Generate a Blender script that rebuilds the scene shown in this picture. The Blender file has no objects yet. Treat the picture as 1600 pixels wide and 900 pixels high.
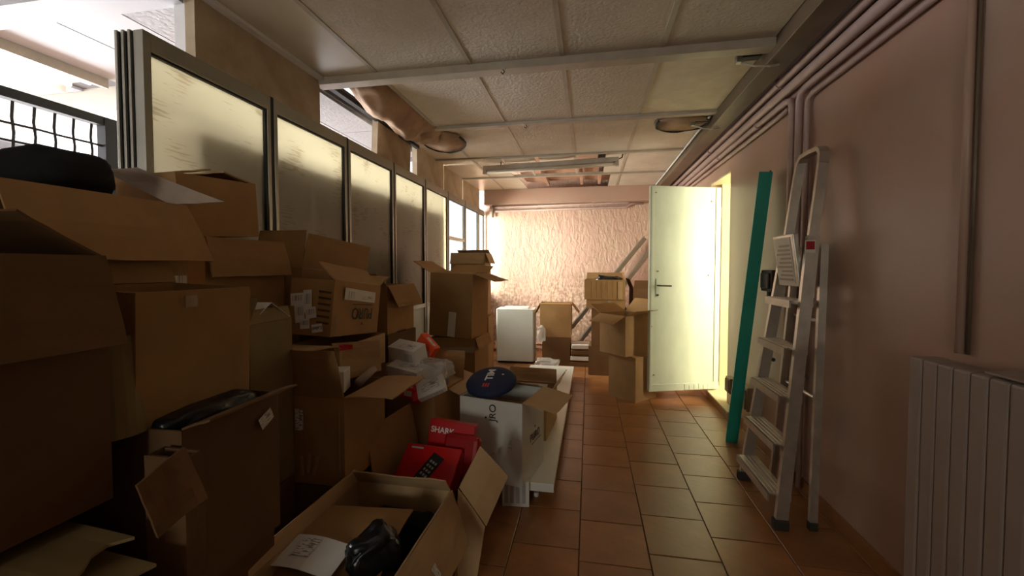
import bpy, bmesh, math, random
from mathutils import Vector, Matrix, Euler, noise
random.seed(7)
S = bpy.context.scene
COL = S.collection
R = math.radians

# ------------------------------------------------------------------ camera
F = 660.0
cam = bpy.data.objects.new('camera', bpy.data.cameras.new('camera'))
COL.objects.link(cam)
cam.location = (0, 0, 1.27)
cam.rotation_euler = Euler((R(88.0), 0, math.atan(120 / F)), 'XYZ')
cam.data.sensor_width = 36
cam.data.lens = F / 1600 * 36
cam.data.shift_y = -10 / 1600
cam.data.clip_start = 0.02
S.camera = cam

# ------------------------------------------------------------------ light
S.view_settings.view_transform = 'Standard'
S.view_settings.look = 'None'
S.view_settings.gamma = 1
S.view_settings.use_curve_mapping = False
S.view_settings.exposure = 1.12
W = bpy.data.worlds.new('world'); S.world = W; W.use_nodes = True
W.node_tree.nodes['Background'].inputs[0].default_value = (0.88, 0.94, 1.0, 1)
W.node_tree.nodes['Background'].inputs[1].default_value = 0.9

def area(name, loc, rot, sx, sy, power, col):
    l = bpy.data.lights.new(name, 'AREA'); l.shape = 'RECTANGLE'; l.size = sx; l.size_y = sy
    l.energy = power; l.color = col
    o = bpy.data.objects.new(name, l); COL.objects.link(o); o.location = loc; o.rotation_euler = [R(a) for a in rot]
    return o
# daylight at the end glazing, at the side room's window and at the window of the room behind the door
area('daylight_end_glazing', (-2.95, 5.10, 1.75), (0, -88, 31), 1.5, 1.0, 190, (1.0, 0.93, 0.82))
area('daylight_side_room', (-5.6, 2.6, 1.75), (0, -90, 0), 1.3, 4.4, 260, (0.96, 0.97, 1.0))
area('daylight_back_room', (2.75, 3.50, 1.50), (0, 90, 14), 1.7, 1.2, 60, (1.0, 0.965, 0.76))

area('rear_fill', (-.95, -4.62, 1.70), (90, 0, 0), .95, 1.0, 32, (1.0, 0.95, 0.86))  # added fill from behind the camera, brightens the camera-facing box fronts

# ------------------------------------------------------------------ materials
MATS = {}
def mat(name, col, rough=0.7, metal=0.0, noise_amt=0.0, noise_scale=6.0, col2=None, bump=0.0, bump_scale=60.0,
        stretch=(1, 1, 1), spec=0.5, emit=None, coat=0.0, rand=0.0, coord='Object'):
    m = bpy.data.materials.new(name); m.use_nodes = True
    nt = m.node_tree; N = nt.nodes; L = nt.links
    b = N['Principled BSDF']
    b.inputs['Base Color'].default_value = (*col, 1)
    b.inputs['Roughness'].default_value = rough
    b.inputs['Metallic'].default_value = metal
    b.inputs['Specular IOR Level'].default_value = spec
    b.inputs['Coat Weight'].default_value = coat
    if emit:
        b.inputs['Emission Color'].default_value = (*emit[0], 1); b.inputs['Emission Strength'].default_value = emit[1]
    tc = N.new('ShaderNodeTexCoord'); mp = N.new('ShaderNodeMapping'); mp.inputs['Scale'].default_value = stretch
    L.new(tc.outputs[coord], mp.inputs['Vector'])
    src = None
    if noise_amt > 0:
        n = N.new('ShaderNodeTexNoise'); n.inputs['Scale'].default_value = noise_scale; n.inputs['Detail'].default_value = 6
        n.inputs['Roughness'].default_value = 0.62
        L.new(mp.outputs[0], n.inputs['Vector'])
        r = N.new('ShaderNodeValToRGB'); r.color_ramp.elements[0].position = 0.36; r.color_ramp.elements[1].position = 0.68
        c2 = col2 or tuple(c * (1 - noise_amt) for c in col)
        r.color_ramp.elements[0].color = (*c2, 1); r.color_ramp.elements[1].color = (*col, 1)
        L.new(n.outputs['Fac'], r.inputs['Fac']); src = r.outputs['Color']
    if rand > 0:
        oi = N.new('ShaderNodeObjectInfo'); hsv = N.new('ShaderNodeHueSaturation')
        mr = N.new('ShaderNodeMapRange'); mr.inputs['To Min'].default_value = 1 - rand; mr.inputs['To Max'].default_value = 1 + rand
        L.new(oi.outputs['Random'], mr.inputs['Value']); L.new(mr.outputs[0], hsv.inputs['Value'])
        if src: L.new(src, hsv.inputs['Color'])
        else: hsv.inputs['Color'].default_value = (*col, 1)
        src = hsv.outputs['Color']
    if src: L.new(src, b.inputs['Base Color'])
    if bump > 0:
        n2 = N.new('ShaderNodeTexNoise'); n2.inputs['Scale'].default_value = bump_scale; n2.inputs['Detail'].default_value = 5
        L.new(mp.outputs[0], n2.inputs['Vector'])
        bp = N.new('ShaderNodeBump'); bp.inputs['Strength'].default_value = bump; bp.inputs['Distance'].default_value = 0.01
        L.new(n2.outputs['Fac'], bp.inputs['Height']); L.new(bp.outputs[0], b.inputs['Normal'])
    MATS[name] = m
    return m

mat('tile', (0.40, 0.17, 0.06), 0.30, noise_amt=.35, noise_scale=4, bump=.12, bump_scale=14, rand=.10, spec=.45)
mat('grout', (0.10, 0.055, 0.03), 0.9)
mat('wall_pink', (0.47, 0.282, 0.21), 0.36, noise_amt=.12, noise_scale=3, bump=.12, bump_scale=7, spec=.35, col2=(0.46, 0.32, 0.25))
mat('beige_board', (0.48, 0.39, 0.27), 0.75, noise_amt=.3, noise_scale=5, col2=(0.36, 0.27, 0.17), bump=.1)
mat('ceil_panel', (0.70, 0.62, 0.52), 0.6, noise_amt=.10, noise_scale=5, bump=.6, bump_scale=55, rand=.05)
mat('ceil_smooth', (0.70, 0.62, 0.50), 0.35, noise_amt=.1, noise_scale=3)
mat('ceil_pale', (0.82, 0.74, 0.56), 0.6, noise_amt=.14, noise_scale=9, bump=.1)
mat('ceil_bar', (0.52, 0.45, 0.36), 0.45, noise_amt=.2, noise_scale=8)
mat('trough', (0.17, 0.12, 0.075), 0.4, noise_amt=.3, noise_scale=4)
mat('pipe_pink', (0.52, 0.37, 0.33), 0.45, noise_amt=.15, noise_scale=10)
mat('kraft', (0.50, 0.33, 0.21), 0.8, noise_amt=.35, noise_scale=6, bump=.3, bump_scale=9)
mat('slab', (0.16, 0.10, 0.06), 0.9)
mat('brown_panel', (0.60, 0.38, 0.28), 0.8, noise_amt=.35, noise_scale=4, col2=(0.42, 0.24, 0.16))
mat('white_paint', (0.80, 0.80, 0.80), 0.5, noise_amt=.05)
mat('side_white', (0.46, 0.47, 0.50), .6, noise_amt=.05)
mat('side_grey', (0.20, 0.20, 0.21), .7)
mat('side_cream', (0.44, 0.40, 0.33), .7)
mat('white_rough', (0.42, 0.43, 0.46), 0.7, noise_amt=.12, noise_scale=20, bump=.6, bump_scale=40)
mat('alu', (0.36, 0.35, 0.29), 0.38, metal=.75, noise_amt=.12, noise_scale=3)
mat('alu_ladder', (0.62, 0.56, 0.48), 0.35, metal=.75, noise_amt=.25, noise_scale=9)
mat('gasket', (0.012, 0.012, 0.012), 0.6)
mat('steel_dark', (0.014, 0.013, 0.012), 0.6)
mat('panel_green', (0.66, 0.74, 0.64), 0.4, noise_amt=.06)
mat('cabinet_grey', (0.30, 0.30, 0.27), 0.6)
mat('door_paint', (0.78, 0.84, 0.64), 0.42, noise_amt=.14, noise_scale=4, stretch=(1, 1, .5), bump=.08, bump_scale=12)
mat('jamb_cream', (0.78, 0.68, 0.42), 0.6, noise_amt=.15)
mat('concrete', (0.40, 0.31, 0.20), 0.85, noise_amt=.4, noise_scale=9)
mat('teal', (0.012, 0.32, 0.24), 0.4, noise_amt=.15, noise_scale=5, stretch=(4, 4, .4))
mat('radiator', (0.34, 0.27, 0.235), 0.45, noise_amt=.08)
mat('brown_plastic', (0.055, 0.035, 0.025), 0.4)
mat('beige_plastic', (0.40, 0.29, 0.18), 0.5)
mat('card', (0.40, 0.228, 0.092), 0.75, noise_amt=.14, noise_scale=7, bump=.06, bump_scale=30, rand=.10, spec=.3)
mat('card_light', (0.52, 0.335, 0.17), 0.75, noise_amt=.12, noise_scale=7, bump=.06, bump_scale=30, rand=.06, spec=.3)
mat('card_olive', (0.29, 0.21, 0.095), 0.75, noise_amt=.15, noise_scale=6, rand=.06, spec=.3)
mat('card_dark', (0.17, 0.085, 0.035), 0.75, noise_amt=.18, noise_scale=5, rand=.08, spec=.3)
mat('card_grey', (0.42, 0.33, 0.26), 0.75, noise_amt=.12, noise_scale=9, spec=.3)
mat('card_white', (0.76, 0.74, 0.68), 0.6, noise_amt=.10, noise_scale=5, spec=.35)
mat('lacquer_white', (0.78, 0.77, 0.70), 0.35, noise_amt=.05)
mat('bin_white', (0.62, 0.64, 0.60), 0.5, noise_amt=.06)
mat('paper', (0.78, 0.76, 0.72), 0.7, noise_amt=.05)
mat('print_black', (0.02, 0.015, 0.012), 0.7)
mat('print_white', (0.85, 0.82, 0.80), 0.6)
mat('print_brown', (0.10, 0.05, 0.02), 0.8)
mat('print_red', (0.55, 0.02, 0.03), 0.5)
mat('red_box', (0.60, 0.008, 0.012), 0.35, noise_amt=.1)
mat('red_deep', (0.36, 0.006, 0.01), 0.4)
mat('orange_red', (0.85, 0.09, 0.02), 0.4)
mat('navy', (0.008, 0.016, 0.06), 0.7, bump=.2, bump_scale=120)
mat('black_bag', (0.008, 0.008, 0.009), 0.28, bump=.5, bump_scale=16)
mat('black_cloth', (0.006, 0.006, 0.007), 0.9)
mat('grey_print', (0.45, 0.44, 0.42), 0.6)
mat('rubber', (0.03, 0.025, 0.02), 0.7)
mat('tube_glass', (0.62, 0.53, 0.44), 0.3)
mat('lamp_on', (1, 1, 1), 0.4, emit=((0.93, 0.97, 1.0), 5.0))
mat('leaf_far', (0.75, 0.78, 0.80), 0.8)

def tape_mat(name, col, alpha, rough):
    m = bpy.data.materials.new(name); m.use_nodes = True
    b = m.node_tree.nodes['Principled BSDF']
    b.inputs['Base Color'].default_value = (*col, 1); b.inputs['Roughness'].default_value = rough
    b.inputs['Alpha'].default_value = alpha
    MATS[name] = m
tape_mat('tape', (0.62, 0.52, 0.38), .45, .15)
tape_mat('plastic_film', (0.75, 0.72, 0.68), .38, .12)

def far_wall_mat():
    m = mat('wall_far_plaster', (0.60, 0.375, 0.31), 0.7, noise_amt=.2, noise_scale=2.2, col2=(0.61, 0.43, 0.32))
    nt = m.node_tree; N = nt.nodes; L = nt.links; b = N['Principled BSDF']
    tc = N.new('ShaderNodeTexCoord')
    # flaking plaster: coarse lumps + damp band at mid height
    n = N.new('ShaderNodeTexNoise'); n.inputs['Scale'].default_value = 11; n.inputs['Detail'].default_value = 9; n.inputs['Roughness'].default_value = .6; n.inputs['Distortion'].default_value = .6
    mp = N.new('ShaderNodeMapping'); mp.inputs['Scale'].default_value = (1.6, 1, .7)
    L.new(tc.outputs['Object'], mp.inputs[0]); L.new(mp.outputs[0], n.inputs['Vector'])
    bp = N.new('ShaderNodeBump'); bp.inputs['Strength'].default_value = .75; bp.inputs['Distance'].default_value = .03
    L.new(n.outputs['Fac'], bp.inputs['Height']); L.new(bp.outputs[0], b.inputs['Normal'])
    old = b.inputs['Base Color'].links[0].from_socket
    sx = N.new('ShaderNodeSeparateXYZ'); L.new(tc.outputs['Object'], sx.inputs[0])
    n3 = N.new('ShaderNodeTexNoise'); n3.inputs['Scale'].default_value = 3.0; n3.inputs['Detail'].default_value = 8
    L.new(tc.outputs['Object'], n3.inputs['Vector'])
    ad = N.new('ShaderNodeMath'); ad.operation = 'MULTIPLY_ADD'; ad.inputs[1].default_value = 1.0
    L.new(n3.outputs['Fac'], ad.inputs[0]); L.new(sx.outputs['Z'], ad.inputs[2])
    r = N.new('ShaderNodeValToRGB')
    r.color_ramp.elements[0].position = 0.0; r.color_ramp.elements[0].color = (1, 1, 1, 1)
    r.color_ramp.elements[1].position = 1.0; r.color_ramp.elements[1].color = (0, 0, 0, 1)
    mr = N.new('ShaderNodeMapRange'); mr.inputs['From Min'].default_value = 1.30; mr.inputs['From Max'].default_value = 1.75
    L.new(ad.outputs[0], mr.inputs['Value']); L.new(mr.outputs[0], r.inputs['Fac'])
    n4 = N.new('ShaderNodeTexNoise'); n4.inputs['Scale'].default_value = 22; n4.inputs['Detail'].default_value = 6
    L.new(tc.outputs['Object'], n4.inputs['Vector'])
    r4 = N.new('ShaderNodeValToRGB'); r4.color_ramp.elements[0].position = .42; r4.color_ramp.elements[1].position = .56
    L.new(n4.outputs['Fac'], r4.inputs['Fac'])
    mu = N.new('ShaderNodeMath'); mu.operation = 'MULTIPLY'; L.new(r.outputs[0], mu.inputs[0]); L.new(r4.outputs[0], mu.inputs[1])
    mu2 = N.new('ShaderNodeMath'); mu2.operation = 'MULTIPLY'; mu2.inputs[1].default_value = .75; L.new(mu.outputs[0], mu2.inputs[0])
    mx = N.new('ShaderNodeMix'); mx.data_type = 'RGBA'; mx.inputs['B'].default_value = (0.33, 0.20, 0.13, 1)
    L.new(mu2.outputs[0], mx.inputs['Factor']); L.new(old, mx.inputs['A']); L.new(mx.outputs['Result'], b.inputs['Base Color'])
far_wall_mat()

def frosted():
    m = bpy.data.materials.new('frosted_glass'); m.use_nodes = True
    nt = m.node_tree; N = nt.nodes; L = nt.links
    out = N['Material Output']; N.remove(N['Principled BSDF'])
    tc = N.new('ShaderNodeTexCoord'); mp = N.new('ShaderNodeMapping'); mp.inputs['Scale'].default_value = (1, 7, 70)
    mp.inputs['Rotation'].default_value = (R(3), 0, 0)
    L.new(tc.outputs['Object'], mp.inputs[0])
    n = N.new('ShaderNodeTexNoise'); n.inputs['Scale'].default_value = 1.6; n.inputs['Detail'].default_value = 3
    L.new(mp.outputs[0], n.inputs['Vector'])
    n2 = N.new('ShaderNodeTexNoise'); n2.inputs['Scale'].default_value = 4.5; L.new(tc.outputs['Object'], n2.inputs['Vector'])
    ad = N.new('ShaderNodeMath'); ad.operation = 'MULTIPLY'; L.new(n.outputs['Fac'], ad.inputs[0]); L.new(n2.outputs['Fac'], ad.inputs[1])
    r = N.new('ShaderNodeValToRGB'); r.color_ramp.elements[0].position = .32; r.color_ramp.elements[1].position = .37
    r.color_ramp.elements[0].color = (0.88, 0.82, 0.64, 1); r.color_ramp.elements[1].color = (0.66, 0.58, 0.42, 1)
    L.new(ad.outputs[0], r.inputs[0])
    tr = N.new('ShaderNodeBsdfTranslucent'); L.new(r.outputs[0], tr.inputs[0])
    df = N.new('ShaderNodeBsdfDiffuse'); df.inputs[0].default_value = (0.36, 0.35, 0.29, 1)
    gl = N.new('ShaderNodeBsdfGlossy'); gl.inputs['Roughness'].default_value = .22
    a = N.new('ShaderNodeMixShader'); a.inputs[0].default_value = .40; L.new(tr.outputs[0], a.inputs[1]); L.new(df.outputs[0], a.inputs[2])
    c = N.new('ShaderNodeMixShader'); c.inputs[0].default_value = .07; L.new(a.outputs[0], c.inputs[1]); L.new(gl.outputs[0], c.inputs[2])
    L.new(c.outputs[0], out.inputs[0]); MATS['frosted_glass'] = m
    m = bpy.data.materials.new('clear_glass'); m.use_nodes = True
    nt = m.node_tree; N = nt.nodes; L = nt.links; out = N['Material Output']; N.remove(N['Principled BSDF'])
    t = N.new('ShaderNodeBsdfTransparent'); t.inputs[0].default_value = (.93, .95, .93, 1)
    g = N.new('ShaderNodeBsdfGlossy'); g.inputs['Roughness'].default_value = .03
    x = N.new('ShaderNodeMixShader'); x.inputs[0].default_value = .06; L.new(t.outputs[0], x.inputs[1]); L.new(g.outputs[0], x.inputs[2])
    L.new(x.outputs[0], out.inputs[0]); MATS['clear_glass'] = m
frosted()

def label_mat(name, scale, vertical=False, ink=(0.05, 0.04, 0.04), base=(0.75, 0.72, 0.68)):
    m = bpy.data.materials.new(name); m.use_nodes = True
    nt = m.node_tree; N = nt.nodes; L = nt.links; b = N['Principled BSDF']; b.inputs['Roughness'].default_value = .5
    tc = N.new('ShaderNodeTexCoord'); mp = N.new('ShaderNodeMapping'); mp.inputs['Scale'].default_value = scale
    L.new(tc.outputs['Generated'], mp.inputs[0])
    n = N.new('ShaderNodeTexNoise'); n.inputs['Scale'].default_value = 1; n.inputs['Detail'].default_value = 2
    L.new(mp.outputs[0], n.inputs['Vector'])
    r = N.new('ShaderNodeValToRGB'); r.color_ramp.interpolation = 'CONSTANT'
    r.color_ramp.elements[0].color = (*base, 1); r.color_ramp.elements[1].position = .54; r.color_ramp.elements[1].color = (*ink, 1)
    L.new(n.outputs['Fac'], r.inputs[0]); L.new(r.outputs[0], b.inputs['Base Color']); MATS[name] = m
label_mat('label_text', (2.2, 15, 1), ink=(0.25, 0.23, 0.22))
label_mat('label_bars', (30, .2, .2))
mat('label_plate', (0.72, 0.68, 0.60), .5, noise_amt=.1)

# ------------------------------------------------------------------ helpers
def obj(name, bm, m, parent=None, smooth=False, loc=None, rot=None):
    me = bpy.data.meshes.new(name)
    bmesh.ops.recalc_face_normals(bm, faces=bm.faces)
    bm.to_mesh(me); bm.free()
    if smooth:
        for p in me.polygons: p.use_smooth = True
    me.materials.append(MATS[m] if isinstance(m, str) else m)
    o = bpy.data.objects.new(name, me); COL.objects.link(o)
    if parent: o.parent = parent
    if loc: o.location = loc
    if rot: o.rotation_euler = rot
    return o
def thing(name, label, cat, loc=(0, 0, 0), rot=(0, 0, 0), group=None):
    o = bpy.data.objects.new(name, None); COL.objects.link(o); o.empty_display_size = .05
    o.location = loc; o.rotation_euler = rot
    return tag(o, label, cat, group)
def tag(o, label, cat, group=None):
    o['label'] = label; o['category'] = cat
    if group: o['group'] = group
    return o
def struct(o): o['kind'] = 'structure'; return o
def bx(bm, x0, y0, z0, x1, y1, z1, M=None, bev=0):
    vs = [bm.verts.new(v) for v in [(x0, y0, z0), (x1, y0, z0), (x1, y1, z0), (x0, y1, z0), (x0, y0, z1), (x1, y0, z1), (x1, y1, z1), (x0, y1, z1)]]
    fs = [bm.faces.new([vs[i] for i in f]) for f in [(0, 3, 2, 1), (4, 5, 6, 7), (0, 1, 5, 4), (1, 2, 6, 5), (2, 3, 7, 6), (3, 0, 4, 7)]]
    if M is not None:
        for v in vs: v.co = M @ v.co
    if bev:
        es = set(e for f in fs for e in f.edges)
        bmesh.ops.bevel(bm, geom=list(es), offset=bev, segments=2, affect='EDGES', profile=.5)
    return vs
def box(name, a, b, m, parent=None, bev=0, loc=None, rot=None):
    bm = bmesh.new(); bx(bm, *a, *b, bev=bev); return obj(name, bm, m, parent, loc=loc, rot=rot)
def prism(bm, prof, L0, L1, frame):
    """extrude a closed 2D profile between L0 and L1 along frame's third axis"""
    a = [bm.verts.new(frame @ Vector((p[0], p[1], L0))) for p in prof]
    b = [bm.verts.new(frame @ Vector((p[0], p[1], L1))) for p in prof]
    n = len(prof)
    for i in range(n): bm.faces.new((a[i], a[(i + 1) % n], b[(i + 1) % n], b[i]))
    bm.faces.new(a[::-1]); bm.faces.new(b)
def tube(bm, pts, r, seg=10):
    pts = [Vector(p) for p in pts]; rings = []
    up = None
    for i, p in enumerate(pts):
        t = (pts[min(i + 1, len(pts) - 1)] - pts[max(i - 1, 0)]).normalized()
        if up is None: up = t.orthogonal().normalized()
        s = t.cross(up).normalized(); up = s.cross(t).normalized()
        rr = r[i] if isinstance(r, (list, tuple)) else r
        rings.append([bm.verts.new(p + (math.cos(2 * math.pi * k / seg) * s + math.sin(2 * math.pi * k / seg) * up) * rr) for k in range(seg)])
    for a, b in zip(rings, rings[1:]):
        for k in range(seg): bm.faces.new((a[k], a[(k + 1) % seg], b[(k + 1) % seg], b[k]))
    bm.faces.new(rings[0][::-1]); bm.faces.new(rings[-1])
def bar(bm, p, q, w, h, upv=(0, 0, 1)):
    """rectangular bar from p to q, w across, h along upv"""
    p, q = Vector(p), Vector(q); t = (q - p).normalized(); u = Vector(upv); s = t.cross(u).normalized(); u = s.cross(t).normalized()
    M = Matrix((s, u, t)).transposed().to_4x4(); M.translation = p
    prism(bm, [(-w / 2, -h / 2), (w / 2, -h / 2), (w / 2, h / 2), (-w / 2, h / 2)], 0, (q - p).length, M)
def sheet(bm, fn, nu, nv, th):
    """grid surface fn(u,v) -> (point, normal) given thickness th"""
    A = []; B = []
    for j in range(nv + 1):
        ra = []; rb = []
        for i in range(nu + 1):
            p, n = fn(i / nu, j / nv); p = Vector(p); n = Vector(n)
            ra.append(bm.verts.new(p)); rb.append(bm.verts.new(p + n * th))
        A.append(ra); B.append(rb)
    for j in range(nv):
        for i in range(nu):
            bm.faces.new((A[j][i], A[j][i + 1], A[j + 1][i + 1], A[j + 1][i])); bm.faces.new((B[j][i], B[j + 1][i], B[j + 1][i + 1], B[j][i + 1]))
    for i in range(nu):
        bm.faces.new((A[0][i], B[0][i], B[0][i + 1], A[0][i + 1])); bm.faces.new((A[nv][i], A[nv][i + 1], B[nv][i + 1], B[nv][i]))
    for j in range(nv):
        bm.faces.new((A[j][0], A[j + 1][0], B[j + 1][0], B[j][0])); bm.faces.new((A[j][nu], B[j][nu], B[j + 1][nu], A[j + 1][nu]))
def text_mesh(name, s, size, m, parent, M, ext=.0006, bold=0.0, spacing=1.0):
    c = bpy.data.curves.new(name, 'FONT'); c.body = s; c.size = size; c.align_x = 'CENTER'; c.align_y = 'CENTER'
    c.extrude = ext; c.offset = bold; c.space_character = spacing
    t = bpy.data.objects.new(name + '_tmp', c); COL.objects.link(t)
    bpy.context.view_layer.update()
    me = bpy.data.meshes.new_from_object(t.evaluated_get(bpy.context.evaluated_depsgraph_get()))
    bpy.data.objects.remove(t); me.materials.clear(); me.materials.append(MATS[m])
    o = bpy.data.objects.new(name, me); COL.objects.link(o); o.parent = parent; o.matrix_local = M
    return o

# ------------------------------------------------------------------ setting
XR, XP, YF, ZC = 1.20, -1.66, 6.60, 2.47
T = .304
bm = bmesh.new(); bx(bm, -1.8, -4.3, -.12, XR + .1, YF + .1, -.006); floor = struct(obj('floor', bm, 'grout'))
def tile_mesh(w, d):
    bm = bmesh.new(); g = .0022; bx(bm, g, g, -.006, w - g, d - g, 0)
    bmesh.ops.bevel(bm, geom=[e for e in bm.edges if all(v.co.z > -.001 for v in e.verts)], offset=.0018, segments=1, affect='EDGES')
    me = bpy.data.meshes.new('tile'); bm.to_mesh(me); bm.free(); me.materials.append(MATS['tile']); return me
full = tile_mesh(T, T); cache = {}
off = [.06, .20, .11, .253, .07, .0, .145, .095, .21, .03]
for i in range(-6, 5):
    x = -.035 + i * T; x1 = min(x + T, XR)
    if x < -1.75: x0 = -1.75
    else: x0 = x
    if x1 <= x0: continue
    ph = {0: 1.79, 1: 1.79 + .10, 2: 1.79 - .03, -1: 1.79 + .075, 3: 1.79 + .14, -2: 1.79 + .21}.get(i, 1.79 + off[i % 10]) % T
    y = -1.2 - T + ph
    while y < YF:
        y0 = max(y, -1.25); y1 = min(y + T, YF)
        if y1 - y0 > .01:
            w, d = round(x1 - x0, 3), round(y1 - y0, 3)
            me = cache.setdefault((w, d), full if (w, d) == (T, T) else tile_mesh(w, d))
            o = bpy.data.objects.new('tile', me); COL.objects.link(o); o.parent = floor
            o.location = (x0, y0, random.uniform(-.0006, .0006)); o.rotation_euler = (random.uniform(-.002, .002), random.uniform(-.002, .002), 0)
        y += T

# right wall with the door opening
OY0, OY1, OZ = 3.95, 4.56, 2.10
bm = bmesh.new()
bx(bm, XR, -4.3, 0, XR + .22, OY0, 3.0); bx(bm, XR, OY1, 0, XR + .22, YF + .2, 3.0); bx(bm, XR, OY0, OZ, XR + .22, OY1, 3.0)
wall_r = struct(obj('wall_right', bm, 'wall_pink'))
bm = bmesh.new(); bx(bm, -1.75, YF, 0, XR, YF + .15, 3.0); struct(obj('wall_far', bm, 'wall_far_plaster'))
bm = bmesh.new(); bx(bm, -6, -1.35, 0, -1.80, -1.25, 3.0); struct(obj('wall_side_room_back', bm, 'white_paint'))
bm = bmesh.new(); bx(bm, -1.8, -4.35, 0, -1.40, -4.25, 3.0); bx(bm, -.5, -4.35, 0, XR + .2, -4.25, 3.0); bx(bm, -1.40, -4.35, 0, -.5, -4.25, 1.2); bx(bm, -1.40, -4.35, 2.2, -.5, -4.25, 3.0)
struct(obj('wall_back', bm, 'wall_pink'))
wn = struct(bpy.data.objects.new('added_window_1', None)); COL.objects.link(wn); wn.location = (-.95, -4.30, 1.7)  # window added in the unseen back wall to let the fill through
for a in ((-.45, -.03, -.5, -.41, .03, .5), (.41, -.03, -.5, .45, .03, .5), (-.41, -.03, -.5, .41, .03, -.46), (-.41, -.03, .46, .41, .03, .5)): box('added_window_frame', a[:3], a[3:], 'white_paint', wn)
box('pane', (-.41, -.003, -.46), (.41, .003, .46), 'clear_glass', wn)
bm = bmesh.new(); bx(bm, -1.80, -4.3, 0, -1.70, .95, 3.0); struct(obj('wall_left', bm, 'beige_board'))  # near end lengthened out of view to block side-room light
# beam over the far wall
bm = bmesh.new(); bx(bm, -1.62, YF - .13, 2.24, 1.0, YF, ZC); struct(obj('trim_1', bm, 'wall_pink'))
# baseboard of tiles on the right wall
bm = bmesh.new(); bx(bm, XR - .012, -1.2, 0, XR, 3.68, .075); struct(obj('baseboard_right', bm, 'tile'))
# door jamb lining and sill step
bm = bmesh.new()
bx(bm, XR + .002, OY0 - .001, .075, XR + .22, OY0 + .012, OZ); bx(bm, XR + .002, OY0, OZ - .012, XR + .22, OY1, OZ + .001)
bx(bm, XR + .10, OY1 - .04, .075, XR + .22, OY1, OZ); bx(bm, XR + .10, OY0, .075, XR + .14, OY0 + .045, OZ)
struct(obj('trim_2', bm, 'jamb_cream'))
st = struct(box('trim_3', (1.135, 3.70, 0), (XR + .25, OY1 + .02, .062), 'tile', bev=.004))
box('sill_slab', (1.13, 3.695, .062), (XR + .25, OY1 + .02, .078), 'jamb_cream', st, bev=.003)
# room behind the doorway
bm = bmesh.new()
bx(bm, XR + .22, 2.2, -.02, 3.2, 5.6, .075); bx(bm, XR + .22, 2.2, 2.6, 3.2, 5.6, 2.7)
bx(bm, XR + .22, 5.5, 0, 3.2, 5.6, 2.6); bx(bm, XR + .22, 2.2, 0, 3.2, 2.3, 2.6); bx(bm, 3.1, 2.2, 0, 3.2, 5.6, 2.6)
struct(obj('wall_back_room', bm, 'jamb_cream'))

# ---- ceiling: dropped panels on bars, hollow above
bm = bmesh.new(); bx(bm, -1.8, -4.3, 2.80, XR + .2, YF + .1, 2.95); ceil = struct(obj('ceiling', bm, 'slab'))
XS = [-1.71, -1.30, -.70, -.157, .387, .955]
YS = [-4.25, -.55, .47, 1.48, 2.49, 3.50, 4.56, 5.57, 6.58]
missing = {(4, 0), (6, 2), (7, 1), (7, 2), (7, 3)}
def panel(x0, x1, y0, y1, m, sag=0):
    bm = bmesh.new(); g = .004
    def f(u, v):
        s = sag * (1 - (2 * u - 1) ** 2) * (1 - (2 * v - 1) ** 2)
        return (x0 + g + (x1 - x0 - 2 * g) * u, y0 + g + (y1 - y0 - 2 * g) * v, ZC - s), (0, 0, 1)
    sheet(bm, f, 6, 8, .012); return obj('panel', bm, m, ceil, smooth=False)
for j in range(8):
    for i in range(5):
        if (j, i) in missing: continue
        if (j, i) == (6, 1): panel(XS[i], -.98, YS[j], YS[j + 1], 'ceil_panel'); continue
        if (j, i) == (6, 3): panel(.17, XS[4], YS[j], YS[j + 1], 'ceil_panel'); continue
        if (j, i) == (5, 4): panel(XS[4], XS[5], YS[j], YS[j + 1], 'ceil_panel', .004); continue
        m = 'ceil_pale' if (j, i) == (4, 4) else ('ceil_smooth' if i == 0 else 'ceil_panel')
        panel(XS[i], XS[i + 1], YS[j], YS[j + 1], m, sag=random.uniform(.001, .006))
# remnants of the broken panels beside the lamp and by the partition
panel(-1.30, -.93, 5.57, 6.50, 'ceil_panel'); panel(.27, .387, 5.57, 6.5, 'ceil_panel')
for (x0, x1) in ((-.95, -.60), (-.56, -.16)): panel(x0, x1, 4.58, 4.86, 'ceil_panel', .01)
def ceil_bar(y, w, dz, x0=-1.72, x1=.97):
    return box('bar', (x0, y - w / 2, ZC - dz), (x1, y + w / 2, ZC + .02), 'ceil_bar', ceil, bev=.003)
ceil_bar(2.50, .085, .045); ceil_bar(3.52, .06, .022); ceil_bar(4.56, .04, .018); ceil_bar(5.57, .04, .02); ceil_bar(1.48, .05, .004); ceil_bar(.47, .06, .02)
for x in XS[1:5]:
    for j in range(2, 8):
        if (j, XS.index(x)) in missing and (j, XS.index(x) - 1) in missing: continue
        box('seam_strip', (x - .013, YS[j] + .04, ZC - .005), (x + .013, YS[j + 1] - .04, ZC + .004), 'ceil_bar', ceil)
# brown plenum boards seen where panels are gone
for (x0, x1, y0, y1, z, tilt) in [(-.95, -.62, 5.62, 6.45, 2.56, .10), (-.60, -.12, 5.62, 6.45, 2.58, -.03), (-.10, .12, 5.6, 6.45, 2.57, .05), (.16, .40, 5.6, 6.45, 2.56, -.12),
                              (-.9, -.5, 4.9, 5.5, 2.60, .02), (-.45, .1, 4.9, 5.5, 2.6, -.03)]:
    bm = bmesh.new(); bx(bm, -(x1 - x0) / 2, -(y1 - y0) / 2, 0, (x1 - x0) / 2, (y1 - y0) / 2, .015)
    obj('plenum_board', bm, 'brown_panel', ceil, loc=((x0 + x1) / 2, (y0 + y1) / 2, z), rot=(0, tilt, 0))
for x in (-.61, -.11, .14):
    box('joist', (x - .02, 5.6, 2.50), (x + .02, 6.46, 2.545), 'brown_panel', ceil)
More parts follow.
